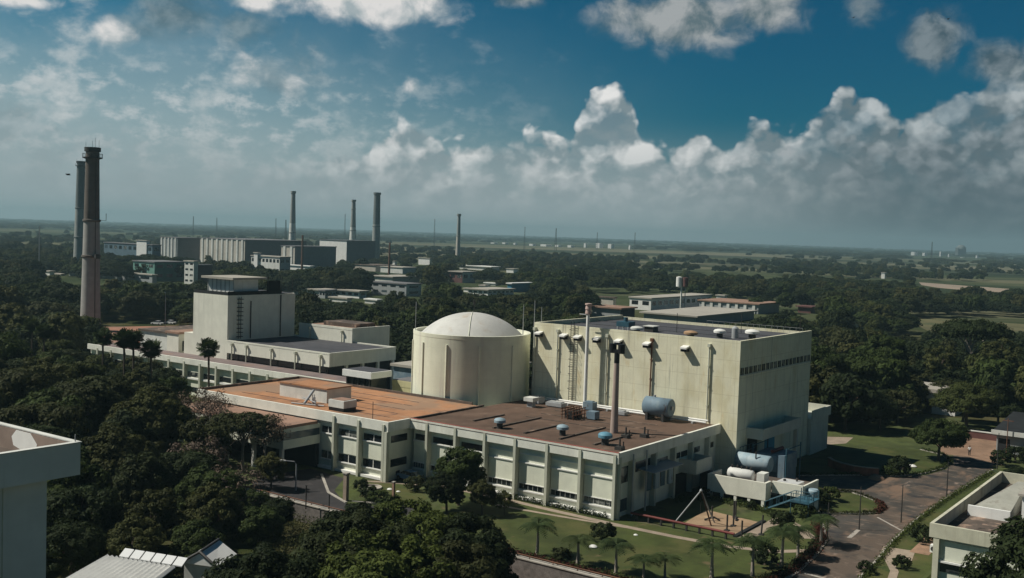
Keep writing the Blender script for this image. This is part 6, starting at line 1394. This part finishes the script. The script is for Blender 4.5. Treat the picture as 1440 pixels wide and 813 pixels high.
def woodland(name, label, rows, srcs):
    me = bpy.data.meshes.new(name); me.from_pydata([(r[1], r[2], 0) for r in rows], [], [])
    me.attributes.new('scl', 'FLOAT_VECTOR', 'POINT').data.foreach_set('vector', np.array([r[4] for r in rows], np.float32).ravel())
    me.attributes.new('rz', 'FLOAT', 'POINT').data.foreach_set('value', g.uniform(0, 6.28, len(rows)).astype(np.float32))
    me.attributes.new('kd', 'INT', 'POINT').data.foreach_set('value', np.array([r[3] for r in rows], np.int32))
    o = bpy.data.objects.new(name, me); COL.objects.link(o); o['kind'] = 'stuff'; o['label'] = label
    ng = bpy.data.node_groups.new(name, 'GeometryNodeTree'); ng.interface.new_socket('Geometry', in_out='INPUT', socket_type='NodeSocketGeometry'); ng.interface.new_socket('Geometry', in_out='OUTPUT', socket_type='NodeSocketGeometry')
    N_ = ng.nodes; Lk = ng.links; gi = N_.new('NodeGroupInput'); go = N_.new('NodeGroupOutput'); jn = N_.new('GeometryNodeJoinGeometry')
    def na(nm, tp): n = N_.new('GeometryNodeInputNamedAttribute'); n.data_type = tp; n.inputs['Name'].default_value = nm; return n.outputs['Attribute']
    kdn, rz, scl = na('kd', 'INT'), na('rz', 'FLOAT'), na('scl', 'FLOAT_VECTOR')
    for i, s in enumerate(srcs):
        oi = N_.new('GeometryNodeObjectInfo'); oi.inputs['Object'].default_value = s; oi.transform_space = 'ORIGINAL'; oi.inputs['As Instance'].default_value = True
        cp = N_.new('FunctionNodeCompare'); cp.data_type = 'INT'; cp.operation = 'EQUAL'
        ai = [q for q in cp.inputs if q.type == 'INT']; Lk.new(kdn, ai[0]); ai[1].default_value = i
        cx_ = N_.new('ShaderNodeCombineXYZ'); Lk.new(rz, cx_.inputs[2])
        ip = N_.new('GeometryNodeInstanceOnPoints'); Lk.new(gi.outputs[0], ip.inputs['Points']); Lk.new(cp.outputs[0], ip.inputs['Selection']); Lk.new(oi.outputs['Geometry'], ip.inputs['Instance']); Lk.new(cx_.outputs[0], ip.inputs['Rotation']); Lk.new(scl, ip.inputs['Scale'])
        Lk.new(ip.outputs[0], jn.inputs[0])
    Lk.new(jn.outputs[0], go.inputs[0]); o.modifiers.new('trees', 'NODES').node_group = ng; return o
KI = {'mid1': 0, 'mid2': 1, 'mid3': 2, 'mid4': 3}; SR = [src[k] for k in ('mid1', 'mid2', 'mid3', 'mid4')]
woodland('woodland', 'continuous dark woodland spreading over the plain beyond the campus', [(d, x, y, KI[kd], (sc*vz.uniform(.8, 1.25), sc*vz.uniform(.8, 1.25), sc*vz.uniform(.7, 1.2))) for (d, x, y, kd, sc, az) in rest], SR)
far_rows = []
for _ in range(9000):
    d = 1700*math.exp(g.uniform(0, 1)*math.log(10500/1700)); az = g.uniform(-28, 28); a = YAW-R(az); x, y = d*math.cos(a), d*math.sin(a)
    n = math.sin(x*.0031+1.3)*math.cos(y*.0027-.4)+.6*math.sin(x*.009+y*.007)+.5*math.sin(x*.0017-y*.0041)
    lim = .10+.25*n if d < 3300 else .55+.3*n
    if g.uniform() > lim: continue
    px, py = pix((x, y, 9)); bad = False
    for (xa, xb, yt, yb) in ((686, 895, 338, 349), (1276, 1382, 350, 364)):
        if xa < px < xb and pix((x, y, 0))[1] > yt+3 and py < yb and d < 4600: bad = True
    if bad: continue
    w = 1.0 if d < 2500 else g.uniform(1.5, 4.5); far_rows.append((d, x, y, int(g.integers(0, 4)), (w, w, g.uniform(.6, 1.15))))
woodland('far_woodland', 'far dark tree belts fading towards the horizon', far_rows, SR)
